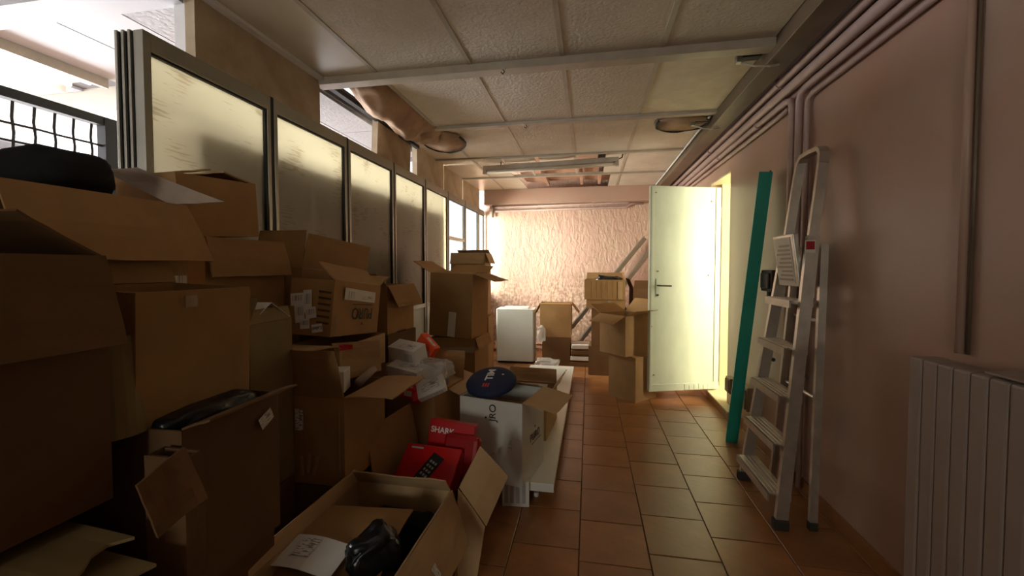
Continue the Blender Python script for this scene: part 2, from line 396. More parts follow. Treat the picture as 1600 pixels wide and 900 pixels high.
# sagging kraft insulation in the open bay by the partition
def sag(name, x0, x1, y0, y1, z, depth, seed, m='kraft', tiltx=0, tilty=0):
    bm = bmesh.new()
    def f(u, v):
        x = x0 + (x1 - x0) * u; y = y0 + (y1 - y0) * v
        n = noise.noise(Vector((x * 5 + seed, y * 4, seed))) * .05 + abs(noise.noise(Vector((x * 9 + y * 5, y * 4 - x * 6 + seed, 2)))) * .05
        z_ = z - depth * math.sin(math.pi * u) ** .8 * math.sin(math.pi * min(1, v * .75 + .12)) + n + tiltx * (u - .5) + tilty * (v - .5)
        return (x, y, z_), (0, 0, 1)
    sheet(bm, f, 18, 22, .004); return obj(name, bm, m, ceil, smooth=True)
sag('insulation_sheet', -1.62, -1.29, 2.56, 3.62, 2.50, .19, 3.1, tiltx=.06)
sag('insulation_sheet', -1.56, -1.27, 3.30, 3.95, 2.47, .10, 8.4, tiltx=.03)
box('edge_strip', (-1.70, 2.54, 2.44), (-1.66, 4.0, 2.47), 'gasket', ceil)
# torn flap with charred rim hanging by the partition, and the torn hole by the duct
def torn(name, cx, cy, rx, ry, z, drop, seed, parent):
    bm = bmesh.new(); n = 26; c = bm.verts.new((cx, cy, z - drop * .5)); ring = []; ring2 = []
    for k in range(n):
        a = 2 * math.pi * k / n; r = 1 + .10 * noise.noise(Vector((math.cos(a) * 2 + seed, math.sin(a) * 2, seed)))
        x, y = cx + rx * r * math.cos(a), cy + ry * r * math.sin(a)
        zz = z - drop * (.5 + .5 * math.sin(a))
        ring.append(bm.verts.new((x, y, zz)))
    for k in range(n): bm.faces.new((c, ring[k], ring[(k + 1) % n]))
    o = obj(name, bm, 'kraft', parent, smooth=True)
    sm = o.modifiers.new('s', 'SOLIDIFY'); sm.thickness = .006
    bm = bmesh.new()
    pts = []
    for k in range(15):
        a = -.15 * math.pi + math.pi * (k / 14) * 1.3; r = 1 + .10 * noise.noise(Vector((math.cos(a) * 2 + seed, math.sin(a) * 2, seed)))
        pts.append((cx + rx * r * math.cos(a), cy + ry * r * math.sin(a), z - drop * (.5 + .5 * math.sin(a)) - .004))
    tube(bm, pts, [.006 + .009 * random.random() for _ in pts], 6)
    r = obj('torn_rim', bm, 'gasket', parent); return o
torn('torn_flap', -1.34, 3.80, .20, .20, 2.466, .07, 1.3, ceil)
torn('torn_flap', .74, 3.70, .20, .15, 2.466, .035, 4.2, ceil)
# cable duct along the right edge
duct = tag(box('cable_duct', (.955, -1.2, 2.385), (1.085, 6.55, 2.49), 'trough', bev=.004), 'dark brown metal cable duct running along the ceiling edge', 'duct')

# bulkhead boards above the partition
bh = thing('bulkhead', 'stained beige bulkhead boards hung above the glazed partition', 'bulkhead', (-1.74, 3.0, 2.15))
def bh_board(y0, y1, z0, z1, x=-1.72, m='beige_board', rot=None):
    o = box('board', (-.025, -(y1 - y0) / 2, -(z1 - z0) / 2), (.025, (y1 - y0) / 2, (z1 - z0) / 2), m, bh, loc=(x + 1.74, (y0 + y1) / 2 - 3.0, (z0 + z1) / 2 - 2.15), rot=rot); return o
bh_board(1.60, 2.47, 2.165, 2.468); bh_board(3.18, 3.55, 2.13, 2.46, x=-1.70, rot=(R(-5), 0, 0)); bh_board(3.57, 3.86, 2.13, 2.46, rot=(R(-5), 0, 0))
bh_board(4.02, 4.80, 2.14, 2.47); bh_board(4.82, 5.56, 2.14, 2.47); bh_board(5.58, 6.46, 2.14, 2.47)
box('light_streak_trim', (.046, -1.40, .300), (.085, -.54, .318), 'white_paint', bh)  # white strip stands in for the light streak along the bulkhead top

# ---- glazed partition
part = thing('glazed_partition', 'aluminium framed partition of frosted panes along the cardboard boxes', 'partition', (XP, 1.33, 0))
P = .70
def pbox(name, y0, y1, z0, z1, x0, x1, m, par=part, bev=.002): return box(name, (x0, y0 - 1.33, z0), (x1, y1 - 1.33, z1), m, par, bev=bev)
YPOST = [1.365] + [1.985 + .705 * k for k in range(7)] + [6.60]
for k in range(8):
    yc = YPOST[k]; y0 = yc + (.035 if k else -.005); y1 = YPOST[k + 1] - .035
    clear = k >= 5
    if k == 0: pbox('post', 1.33, 1.36, 0, 2.155, -.022, .022, 'alu')
    else:
        pbox('post', yc - .036, yc - .013, 0, 2.155, -.022, .022, 'alu'); pbox('post', yc + .013, yc + .036, 0, 2.155, -.022, .022, 'alu')
        pbox('gasket', yc - .0125, yc + .0125, .02, 2.16, -.010, .019, 'gasket')
    pbox('rail', y0, y1, 2.085, 2.155, -.022, .022, 'alu'); pbox('rail', y0, y1, .86, .90, -.022, .022, 'alu'); pbox('rail', y0, y1, .0, .06, -.022, .022, 'alu')
    pbox('gasket', y0, y1, 2.075, 2.085, -.010, .018, 'gasket'); pbox('gasket', y1 - .014, y1, .90, 2.075, -.010, .018, 'gasket')
    pbox('pane', y0, y1 - .014, .90, 2.075, -.004, .004, 'clear_glass' if clear else 'frosted_glass', bev=0)
    if k == 5: pbox('rail', y0, y1 - .014, 1.60, 1.64, -.02, .02, 'alu')
    pbox('lower_panel', y0, y1, .06, .86, -.012, .012, 'panel_green', bev=0)
# pack of sliding frames parked behind the first post
for q in range(3):
    pbox('sliding_frame', 1.322 - .008 * q, 1.352 - .008 * q, 0, 2.155 - .004 * q, -.0385 - .019 * q, -.0265 - .019 * q, 'alu')
    pbox('gasket', 1.326 - .008 * q, 1.345 - .008 * q, .01, 2.15 - .004 * q, -.026 - .019 * q, -.0225 - .019 * q, 'gasket')

# ---- side room
bm = bmesh.new()
bx(bm, -6, -1.25, -.12, -1.81, 5.1, 0); struct(obj('floor_side', bm, 'tile'))
bm = bmesh.new(); bx(bm, -6.0, -1.25, ZC + .02, -1.81, 4.7, 2.6); struct(obj('ceiling_side', bm, 'side_grey'))
bm = bmesh.new()
bx(bm, -6, 4.65, 0, -1.80, 4.75, 2.6)
bx(bm, -6.1, -1.25, 0, -6.0, 4.75, .95); bx(bm, -6.1, -1.25, 2.42, -6.0, 4.75, 2.6); bx(bm, -6.1, -1.25, 0, -6.0, .3, 2.6)
struct(obj('wall_side_room', bm, 'white_paint'))
bm = bmesh.new(); bx(bm, -6, 1.47, 2.42, -1.75, 1.615, 2.5); struct(obj('trim_4', bm, 'side_white'))
bm = bmesh.new(); bx(bm, -6, 2.37, 2.33, -1.80, 2.62, 2.5); struct(obj('trim_5', bm, 'side_cream'))
bm = bmesh.new(); bx(bm, -1.80, 1.60, 2.2, -1.745, 1.66, 2.5); struct(obj('trim_6', bm, 'white_paint'))
for (y0, y1) in ((.3, 1.46), (1.62, 2.365), (2.63, 3.5), (3.51, 4.4)):
    for k, (x0, x1) in enumerate(((-1.83, -2.19), (-2.20, -2.58), (-2.59, -3.04), (-3.42, -3.9), (-3.91, -4.5), (-4.51, -5.2))):
        box('side_ceiling_panel', (x1, y0, ZC + .002), (x0, y1, ZC + .018), 'white_rough' if k == 0 else 'side_white', bpy.data.objects['ceiling_side'])
lf = thing('fluorescent_fixture', 'lit twin tube ceiling fixture in the bright side room', 'ceiling light', (-3.23, 1.80, ZC + .02))
box('tray', (-.185, -.75, -.015), (.185, .45, 0), 'white_paint', lf)
for x in (-.172, .172): box('side_fin', (x - .012, -.75, -.075), (x + .012, .45, -.015), 'ceil_bar', lf)
for x in (-.08, .08):
    bm = bmesh.new(); tube(bm, [(x, -.72, -.04), (x, .42, -.04)], .016, 10); obj('lamp_tube', bm, 'lamp_on', lf)
# unseen grey cupboards behind the frosted panes, placed to shade their lower part
for k in range(4):
    y0 = 1.57 + k * .77
    c = thing('cupboard', ['grey cupboard shadowing the first frosted pane', 'grey cupboard shadowing the second frosted pane', 'grey cupboard shadowing the third frosted pane', 'grey cupboard shadowing the fifth frosted pane'][k], 'cupboard', (-1.92, y0 + .38, 0), group='cupboards behind the glass')
    box('body', (-.10, -.380, .05), (.16, .380, 1.86), 'cabinet_grey', c, bev=.004)
    box('plinth', (-.08, -.37, 0), (.13, .37, .05), 'gasket', c)
    for s in (-1, 1):
        d = box('door', (-.118, min(s * .005, s * .375), .07), (-.10, max(s * .005, s * .375), 1.84), 'cabinet_grey', c, bev=.002)
        box('handle', (-.135, s * .03 - .006, .9), (-.118, s * .03 + .006, 1.05), 'alu', d)
# wire cage panel
cg = thing('wire_cage', 'black wire mesh cage panel behind the tall boxes at left', 'cage', (-2.3, .7, 0))
box('top_rail', (-.02, 0, 1.945), (.02, 1.25, 1.985), 'steel_dark', cg); box('mid_rail', (-.02, 0, 1.70), (.02, 1.25, 1.73), 'steel_dark', cg); box('bottom_rail', (-.02, 0, .03), (.02, 1.25, .06), 'steel_dark', cg)
for y in (.0, .96, 1.19): box('post', (-.025, y, 0), (.025, y + .10, 1.98), 'steel_dark', cg)
for k in range(17):
    y = .09 + k * .069
    bm = bmesh.new(); tube(bm, [(.004 * (-1) ** j, y, .05 + j * .063) for j in range(31)], .0055, 5); obj('wire', bm, 'steel_dark', cg)
for k in range(26):
    bm = bmesh.new(); tube(bm, [(-.004 * (-1) ** j, .05 + j * .095, .1 + k * .07) for j in range(13)], .0055, 5); obj('wire', bm, 'steel_dark', cg)
# white neighbour building outside the end glazing
bm = bmesh.new(); bx(bm, -7.2, 4.9, -.1, -6.9, 12, 4); nb = struct(obj('wall_outside', bm, 'leaf_far'))
for k in range(16): box('siding_board', (-6.9, 4.9, .1 + k * .24), (-6.87, 12, .31 + k * .24), 'leaf_far', nb)
bm = bmesh.new(); bx(bm, -9, 4.76, -.15, -1.8, 12, -.02); struct(obj('ground_outside', bm, 'concrete'))

# ---- pipes on the walls
def pipe(name, label, pts, r, m='pipe_pink', group=None, clips=()):
    p0 = Vector(pts[0]); t = thing(name, label, 'pipe', p0, group=group)
    bm = bmesh.new(); tube(bm, [Vector(p) - p0 for p in pts], r, 10); obj('run', bm, m, t, smooth=True)
    for c in clips:
        c = Vector(c) - p0; bm = bmesh.new(); tube(bm, [c + Vector((0, -.012, 0)), c + Vector((0, .012, 0))], r * 1.35, 10); obj('clip', bm, m, t)
    return t
pipe('wall_pipe', 'topmost pink pipe along the right wall under the duct', [(1.15, -1.2, 2.405), (1.15, 6.4, 2.385)], .024, clips=[(1.15, 2.9, 2.397), (1.15, 4.4, 2.39)])
pipe('wall_pipe', 'second thick pink pipe below the topmost on the right wall', [(1.165, -1.2, 2.335), (1.165, 6.4, 2.32)], .028)
pipe('wall_pipe', 'near pink pipe bending down the wall behind the ladder', [(1.172, -1.2, 2.262), (1.172, 2.62, 2.262), (1.172, 2.67, 2.25), (1.172, 2.69, 2.21), (1.172, 2.69, .02)], .019)
pipe('wall_pipe', 'lowest near pink pipe turning down nearest the ladder hoop', [(1.178, -1.2, 2.205), (1.178, 2.55, 2.205), (1.178, 2.60, 2.19), (1.178, 2.61, 2.15), (1.178, 2.61, .02)], .014)
pipe('wall_pipe', 'far pink pipe bending down beside the teal plank', [(1.174, 6.4, 2.27), (1.174, 2.86, 2.27), (1.174, 2.80, 2.255), (1.174, 2.78, 2.20), (1.174, 2.78, .02)], .019, clips=[(1.174, 4.2, 2.27), (1.174, 3.3, 2.27)])
pipe('wall_pipe', 'lower pink pipe running above the open doorway', [(1.178, 6.4, 2.215), (1.178, 2.98, 2.215), (1.178, 2.84, 2.22)], .013)
pipe('wall_pipe', 'upper pipe along the far wall with a stepped bend', [(-1.55, 6.565, 2.205), (.55, 6.565, 2.225), (.62, 6.565, 2.27), (.80, 6.565, 2.275)], .018, clips=[(.05, 6.565, 2.22)])
pipe('wall_pipe', 'lower pipe along the far wall with a stepped bend', [(-1.55, 6.57, 2.145), (.55, 6.57, 2.165), (.62, 6.57, 2.21), (.80, 6.57, 2.215)], .015)
pipe('corner_pipe', 'thin dark upright pipe in the far left corner', [(-1.50, 6.55, 2.05), (-1.50, 6.55, 2.46)], .018, 'trough')
pipe('heating_pipe', 'thin upright pipe above the radiator', [(1.185, 1.60, .99), (1.185, 1.60, 2.46)], .012, 'wall_pink')
pipe('heating_pipe', 'dark upright strip standing for the shadow line beside the radiator pipe', [(1.19, 1.575, .99), (1.192, 1.577, 1.6), (1.19, 1.575, 2.46)], .005, 'trough')  # thin dark run stands in for the pipe's shadow line on the wall

# ---- radiator
rad = thing('radiator', 'brownish column radiator on the right wall beside the camera', 'radiator', (1.115, .60, 0))
for k in range(18):
    y = k * .058
    bm = bmesh.new(); bx(bm, -.045, y, .12, .045, y + .055, .970, bev=.008); obj('column', bm, 'radiator', rad)
for z in (.18, .90):
    bm = bmesh.new(); tube(bm, [(0, .0, z), (0, 1.05, z)], .022, 10); obj('header', bm, 'radiator', rad)
for y in (.06, .97): box('foot', (-.03, y, 0), (.03, y + .03, .125), 'radiator', rad)
bm = bmesh.new()
sheet(bm, lambda u, v: ((-.04 + .075 * u, .02 + .75 * v, .978 + .012 * math.sin(9 * v) * u), (0, 0, 1)), 4, 16, .006)
tag(obj('folded_cloth', bm, 'radiator', loc=(1.115, .6, 0)), 'flat cloth lying along the top of the radiator', 'cloth')

# ---- door
hx, hy = 1.232, 4.36; fx, fy = .557, 4.135
dl = math.hypot(fx - hx, fy - hy); ang = math.atan2(fy - hy, fx - hx)
dr = struct(bpy.data.objects.new('door_1', None)); COL.objects.link(dr); dr.location = (hx, hy, .09); dr.rotation_euler = (0, 0, ang)
dh = 1.935
# local x runs from hinge to free edge; local +y faces the camera side
box('leaf', (0, -.02, 0), (dl, .02, dh), 'door_paint', dr, bev=.003)
for a in ((.02, .02, .075, .055, .026, dh - .005), (dl - .028, .02, .02, dl - .004, .026, dh - .01)): box('stile_strip', a[:3], a[3:], 'door_paint', dr, bev=.002)
box('kick_strip', (.0, .0205, .004), (dl, .0245, .068), 'door_paint', dr)
for k in range(7):
    x = .03 + k * .048; box('strip_patch', (x, .0246, .006), (x + .034, .027, .062 - .006 * (k % 3)), 'door_paint', dr, rot=(0, 0, 0))
hd = box('handle_plate', (dl - .10, .02, .93), (dl - .06, .0245, 1.07), 'door_paint', dr)
bm = bmesh.new(); tube(bm, [(dl - .075, .02, 1.005), (dl - .075, .062, 1.005), (dl - .09, .068, 1.005), (dl - .19, .066, 1.002)], .0075, 8); obj('lever', bm, 'brown_plastic', dr)
bm = bmesh.new(); tube(bm, [(dl - .075, .0245, .915), (dl - .075, .028, .915)], .011, 10); obj('keyhole', bm, 'brown_plastic', dr)
for (x, z) in ((dl - .05, 1.87), (.10, 1.80), (.12, 1.1), (dl - .05, .16), (dl - .08, 1.14), (dl - .02, .62)):
    bm = bmesh.new(); tube(bm, [(x, .02, z), (x, .0275, z)], .006, 8); obj('screw', bm, 'beige_plastic', dr)
for z in (.25, 1.65):
    bm = bmesh.new(); tube(bm, [(-.006, .0, z), (-.006, .0, z + .10)], .011, 10); obj('hinge', bm, 'alu', dr)
bm = bmesh.new(); bx(bm, -.04, .0, -.03, -.005, .05, 2.0); 

bm.free()

# ---- wall boxes
eb = thing('junction_box', 'dark brown switch box on the wall between plank and ladder', 'switch box', (1.2, 3.0, 1.13))
box('case', (-.065, -.085, -.02), (0, .085, .12), 'brown_plastic', eb, bev=.008); box('cover', (-.078, -.06, .0), (-.065, .06, .10), 'brown_plastic', eb, bev=.004)
box('cable_gland', (-.05, -.02, -.05), (-.01, .02, -.02), 'brown_plastic', eb)
for (y, z, s, lab) in ((3.78, .27, 1.0, 'small beige socket box low on the wall by the door sill'), (3.36, .29, 1.35, 'larger beige socket box low on the wall behind the teal plank')):
    t = thing('socket_box', lab, 'socket', (1.2, y, z), group='socket boxes on the right wall')
    box('case', (-.05 * s, -.055 * s, -.055 * s), (0, .055 * s, .075 * s), 'beige_plastic', t, bev=.006); box('lid', (-.058 * s, -.045 * s, -.045 * s), (-.05 * s, .045 * s, .06 * s), 'concrete', t, bev=.003)

# ---- teal plank leaning on the wall
p0 = Vector((1.035, 3.255, 0)); p1 = Vector((1.135, 3.01, 1.885))
ax = (p1 - p0).normalized(); side = Vector((1, .55, 0)); side = (side - ax * side.dot(ax)).normalized(); nrm = side.cross(ax).normalized()
if nrm.y > 0: nrm = -nrm
M = Matrix((side, nrm, ax)).transposed().to_4x4()
tp = thing('leaning_profile', 'teal painted angle profile leaning against the right wall', 'plank', p0)
bm = bmesh.new()
prism(bm, [(-.045, -.022), (.02, .022), (.028, .012), (-.038, -.032)], .0, (p1 - p0).length, M); obj('front_flange', bm, 'teal', tp)
bm = bmesh.new(); prism(bm, [(.02, .022), (.058, -.012), (.050, -.018), (.022, .010)], .012, (p1 - p0).length - .03, M); obj('side_flange', bm, 'teal', tp)
bm = bmesh.new(); prism(bm, [(.022, .008), (.046, -.012), (.040, -.018), (.016, .0)], (p1 - p0).length - .025, (p1 - p0).length + .01, M); obj('end_cap', bm, 'brown_plastic', tp)

# ---- stepladder
ld = thing('stepladder', 'folded aluminium stepladder leaning on the pink wall', 'ladder', (.92, 2.45, 0))
def LX(z): return .215 * z / 1.86
def rail_y(s, z): return s * (.245 - .115 * min(z, 1.45) / 1.45)
for s in (-1, 1):
    bm = bmesh.new(); bar(bm, (LX(0), rail_y(s, 0), 0.015), (LX(1.42), rail_y(s, 1.42), 1.42), .055, .026, (0, s, 0)); obj('front_rail', bm, 'alu_ladder', ld)
    bm = bmesh.new(); bar(bm, (.15, rail_y(s, 0) * .92, .015), (LX(1.36) + .055, rail_y(s, 1.36) - s * .0, 1.38), .034, .022, (0, s, 0)); obj('rear_leg', bm, 'alu_ladder', ld)
    box('foot', (LX(0) - .034, rail_y(s, 0) - .02, 0), (LX(0) + .034, rail_y(s, 0) + .02, .05), 'rubber', ld, bev=.004)
    box('foot', (.13, rail_y(s, 0) * .92 - .015, 0), (.17, rail_y(s, 0) * .92 + .015, .04), 'rubber', ld, bev=.004)
hoop = []
zt = 1.86
for (y, z) in [(-.130, 1.38), (-.128, 1.60), (-.122, 1.78), (-.112, 1.835), (-.085, 1.86), (0, 1.865), (.085, 1.86), (.112, 1.835), (.122, 1.78), (.128, 1.60), (.130, 1.38)]: hoop.append((LX(z), y, z))
bm = bmesh.new()
for a, b in zip(hoop, hoop[1:]): bar(bm, a, b, .044, .022, (0, (a[1] + b[1]) * 3 + .001, 1 if abs(a[1] + b[1]) < .22 else 0))
obj('safety_hoop', bm, 'alu_ladder', ld)
for k, z in enumerate((.155, .395, .63, .865, 1.10)):
    hw = rail_y(1, z) - .012
    bm = bmesh.new(); x = LX(z)
    bx(bm, x - .065, -hw, z - .003, x + .04, hw, z + .003); bx(bm, x - .068, -hw, z - .035, x - .060, hw, z + .003); bx(bm, x + .035, -hw, z - .03, x + .04, hw, z + .0)
    o = obj('step', bm, 'alu_ladder', ld)
    bm = bmesh.new()
    for q in range(4): bx(bm, x - .052 + q * .021, -hw + .004, z + .003, x - .042 + q * .021, hw - .004, z + .0055)
    obj('tread_ribs', bm, 'alu_ladder', o)
for z in (.62, 1.0):
    bm = bmesh.new(); tube(bm, [(.15 + .06 * z, -rail_y(1, z) * .9, z), (.15 + .06 * z, rail_y(1, z) * .9, z)], .009, 8); obj('rear_brace', bm, 'alu_ladder', ld)
pf = box('platform', (-.014, -.115, -.13), (.014, .115, .14), 'alu_ladder', ld, bev=.004, loc=(LX(1.28) - .035, .0, 1.30), rot=(0, R(-8), 0))
box('instruction_label', (-.0165, -.085, -.115), (-.0143, .10, .125), 'label_plate', pf)
for q in range(9): box('printed_line', (-.0180, -.072, -.10 + q * .022), (-.0166, .085 - .02 * (q % 3), -.089 + q * .022), 'beige_plastic', pf)
sd = box('warning_sticker', (LX(1.28) - .026, -.172 + .02, 1.12), (LX(1.28) + .02, -.150, 1.40), 'label_plate', ld)
box('red_mark', (LX(1.28) - .022, -.1535, 1.355), (LX(1.28) + .016, -.1521, 1.395), 'red_deep', sd)
for s in (-1, 1):
    bm = bmesh.new(); tube(bm, [(.12, rail_y(s, .8) - .01, .74), (.12, rail_y(s, .8) + .01, .74)], .011, 8); obj('rivet', bm, 'brown_plastic', ld)

# ---- hanging lamp at the far ceiling and ceiling hooks
fl = thing('fluorescent_lamp', 'dusty unlit fluorescent batten hanging under the broken far ceiling', 'ceiling light', (-.45, 4.72, 2.38), (0, 0, R(-6)))
box('batten', (-.76, -.035, .0), (.76, .035, .05), 'ceil_bar', fl, bev=.006)
bm = bmesh.new(); tube(bm, [(-.72, -.01, -.022), (.72, -.01, -.022)], .02, 10); obj('tube', bm, 'tube_glass', fl, smooth=True)
for x in (-.74, .74): box('end_cap', (x - .02, -.035, -.045), (x + .02, .035, .0), 'ceil_bar', fl, bev=.004)
for x in (-.55, .55):
    bm = bmesh.new(); tube(bm, [(x, 0, .05), (x, 0, .14)], .006, 6); obj('hanger', bm, 'brown_plastic', fl)
bm = bmesh.new(); tube(bm, [(.75, 0, .03), (.79, .03, .05), (.80, .05, .10), (.80, .06, .14)], .007, 6); obj('cable', bm, 'gasket', fl)
for (x, y, z, lab) in ((-.50, 2.45, 2.425, 'small brass hook under the nearest ceiling bar'), (-.52, 3.49, 2.448, 'small white hook under the second ceiling bar')):
    t = thing('ceiling_hook', lab, 'hook', (x, y, z), group='ceiling hooks')
    box('plate', (-.014, -.01, -.008), (.014, .01, 0), 'ceil_bar', t); bm = bmesh.new(); tube(bm, [(0, 0, -.008), (.01, 0, -.02), (0, 0, -.034), (-.012, 0, -.022)], .004, 6); obj('hook', bm, 'brown_plastic', t)
for (y, lab) in ((2.62, 'dark lamp holder with loose wire on the duct, nearest'), (3.70, 'broken lamp holder with loose wire at the torn panel')):
    t = thing('lamp_holder', lab, 'lamp holder', (.94, y, 2.47), group='lamp holders by the duct')
    box('base', (-.10, -.03, -.03), (.0, .03, -.002), 'gasket', t, bev=.006); box('clip', (-.13, -.02, -.05), (-.09, .02, -.012), 'alu', t, bev=.004)
    bm = bmesh.new(); tube(bm, [(-.10, 0, -.05), (-.04, -.03, -.085), (.03, -.05, -.10), (.08, -.04, -.092)], .006, 6); obj('wire', bm, 'ceil_bar', t)
bm = bmesh.new(); tube(bm, [(.93, 3.6, 2.455), (.935, 4.4, 2.452), (.94, 5.5, 2.45), (.945, 6.4, 2.455)], .009, 6)
tag(obj('ceiling_cable', bm, 'white_paint'), 'pale cable running beside the duct towards the far wall', 'cable')

# ------------------------------------------------------------------ cardboard boxes
def quad(name, parent, cs, m, bow=.006, th=.005):
    """creased card panel between four corners, given in the parent's space"""
    a, b, c, d = [Vector(q) for q in cs]; n = (b - a).cross(d - a).normalized(); sd = random.uniform(0, 30); bm = bmesh.new()
    def f(u, v):
        p = (a * (1 - u) + b * u) * (1 - v) + (d * (1 - u) + c * u) * v
        return p + n * (bow * math.sin(math.pi * u) + .004 * noise.noise(Vector((u * 3 + sd, v * 3, 0)))), n
    sheet(bm, f, 6, 6, th); return obj(name, bm, m, parent)
def face_M(key, w, d, h, u, v, rot=0, gap=.0012):
    """matrix of a decal on the outside of a box face; u,v in metres from the face centre-bottom"""
    if key == 's': n, t, p = Vector((0, -1, 0)), Vector((1, 0, 0)), Vector((u, -d / 2 - gap, v))
    if key == 'n': n, t, p = Vector((0, 1, 0)), Vector((-1, 0, 0)), Vector((-u, d / 2 + gap, v))
    if key == 'e': n, t, p = Vector((1, 0, 0)), Vector((0, 1, 0)), Vector((w / 2 + gap, u, v))
    if key == 'w': n, t, p = Vector((-1, 0, 0)), Vector((0, -1, 0)), Vector((-w / 2 - gap, -u, v))
    M = Matrix((t, Vector((0, 0, 1)), n)).transposed().to_4x4() @ Matrix.Rotation(R(rot), 4, 'Z'); M.translation = p
    return M
def cbox(label, c, size, rz=0, flaps=None, m='card', tilt=(0, 0), group=None, name='cardboard_box', closed=False, fm=None, im=None, bulge=.003):
    w, d, h = size
    t = thing(name, label, 'box', c, (R(tilt[0]), R(tilt[1]), R(rz)), group)
    th = .006; bm = bmesh.new(); sd = random.uniform(0, 50)
    def wall(key):
        L_ = w if key in 'sn' else d
        def f(u, v):
            b = bulge * math.sin(math.pi * u) * math.sin(math.pi * min(v, .98)) * (1 + noise.noise(Vector((u * 2 + sd, v * 2, ord(key))))) + .002 * noise.noise(Vector((u * 4 + sd, v * 4, ord(key)))) * math.sin(math.pi * u)
            a = (u - .5) * L_
            if key == 's': return (a, -d / 2 - b, v * h), (0, 1, 0)
            if key == 'n': return (a, d / 2 + b, v * h), (0, -1, 0)
            if key == 'e': return (w / 2 + b, a, v * h), (-1, 0, 0)
            return (-w / 2 - b, a, v * h), (1, 0, 0)
        sheet(bm, f, 6, 6, th)
    for k in 'snew': wall(k)
    bx(bm, -w / 2 + th, -d / 2 + th, 0, w / 2 - th, d / 2 - th, th)
    obj('body', bm, m, t)
    t['dims'] = (w, d, h)
    if closed: flaps = dict(s=(d / 2 - .002, -89.2), n=(d / 2 - .002, -89.2))
    for key, fl_ in (flaps or {}).items():
        ln, an = fl_[0], fl_[1]; curl = fl_[2] if len(fl_) > 2 else 6; tap = fl_[3] if len(fl_) > 3 else .03
        L_ = w if key in 'sn' else d; bm = bmesh.new(); sd2 = random.uniform(0, 50)
        def f(u, v):
            a0 = R(an); out = 0; z = h + .001; n = 6; ds = ln * v / n; aa = a0
            for q in range(n):
                aa = a0 + R(curl) * (q / n) * v
                out += math.sin(aa) * ds; z += math.cos(aa) * ds
            wob = .006 * noise.noise(Vector((u * 3 + sd2, v * 3, 1))) * v
            s_ = (u - .5) * (L_ - .004) * (1 - tap * v)
            out += math.cos(a0) * wob; z -= math.sin(a0) * wob
            nx = math.cos(aa); nz = -math.sin(aa)
            if key == 's': return (s_, -d / 2 - out, z), (0, nx, -nz)
            if key == 'n': return (s_, d / 2 + out, z), (0, -nx, -nz)
            if key == 'e': return (w / 2 + out, s_, z), (-nx, 0, -nz)
            return (-w / 2 - out, s_, z), (nx, 0, -nz)
        sheet(bm, f, 6, 6, .005); obj('flap', bm, fm or m, t)
    return t
def decal(t, key, u, v, w, h, m, rot=0, name='label', gap=.009):
    W_, D_, H_ = t['dims']; bm = bmesh.new(); bx(bm, -w / 2, -h / 2, 0, w / 2, h / 2, .0008)
    o = obj(name, bm, m, t); o.matrix_local = face_M(key, W_, D_, H_, u, v, rot, gap); return o
def lettering(t, key, s, u, v, size, m, rot=0, bold=0, gap=.009, spacing=1.0):
    W_, D_, H_ = t['dims']; return text_mesh('lettering', s, size, m, t, face_M(key, W_, D_, H_, u, v, rot, gap), bold=bold, spacing=spacing)

G1 = 'brown boxes in the left pile'
c_ = cbox('lower pale carton standing in for the block wall behind the wire cage', (-2.85, 1.05, 0), (.5, .55, .9), 0, closed=True, m='card_grey', group='cartons standing in for a block wall')  # these two cartons stand in for a brownish block wall
c_ = cbox('upper pale carton standing in for the block wall behind the wire cage', (-2.85, 1.05, .904), (.48, .5, .95), 2, closed=True, m='card_grey', group='cartons standing in for a block wall')
# --- near left column
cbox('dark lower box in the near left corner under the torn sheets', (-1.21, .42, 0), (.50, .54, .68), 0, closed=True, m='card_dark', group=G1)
b5 = cbox('very dark box at far left with a wide hanging flap', (-1.22, .44, .79), (.50, .52, .50), 0, dict(e=(.185, 158, 10), s=(.2, 60), n=(.15, -60)), 'card_dark', group=G1)
for k, (z, x0, dx, y0, y1) in enumerate(((.772, -.895, .035, .10, .655), (.738, -.875, .05, .1, .65), (.705, -.85, .04, .1, .60))):
    bm = bmesh.new()
    def f(u, v, k=k, dx=dx, y0=y0, y1=y1):
        e = .05 * noise.noise(Vector((v * 7, k * 3.3, 1))) * u
        return ((-.60 + (.60 + dx + e * (1 if k < 2 else .2)) * u), (y0 + (y1 - y0) * v), .01 * math.sin(3 * v + k) * u - .03 * u * u), (0, 0, 1)
    sheet(bm, f, 10, 18, .006)
    tag(obj('cardboard_sheet', bm, 'card_olive', loc=(x0, 0, z)), ['upper torn cardboard sheet with ragged edge at the lower left', 'middle torn cardboard sheet with ragged edge at the lower left', 'lowest wide torn cardboard sheet at the lower left'][k], 'cardboard', 'torn cardboard sheets')
# filler stack supporting the upper boxes at the left
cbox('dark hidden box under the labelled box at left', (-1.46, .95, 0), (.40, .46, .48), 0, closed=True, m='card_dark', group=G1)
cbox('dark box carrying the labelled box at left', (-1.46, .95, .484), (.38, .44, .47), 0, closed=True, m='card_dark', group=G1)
b3 = cbox('big open box with a long drooping flap under the black bag', (-1.48, .95, .962), (.36, .46, .505), 0, dict(e=(.20, 150, 12, -.06), s=(.2, 80), w=(.12, 20)), 'card', group=G1)
quad('flap', b3, [(x + 1.48, y - .95, z - .962) for x, y, z in ((-1.345, 1.165, 1.474), (-1.60, 1.15, 1.592), (-1.49, 1.18, 1.603), (-1.176, 1.20, 1.483))], 'card_grey', .012)
decal(b3, 'e', .195, .262, .042, .036, 'label_bars'); 
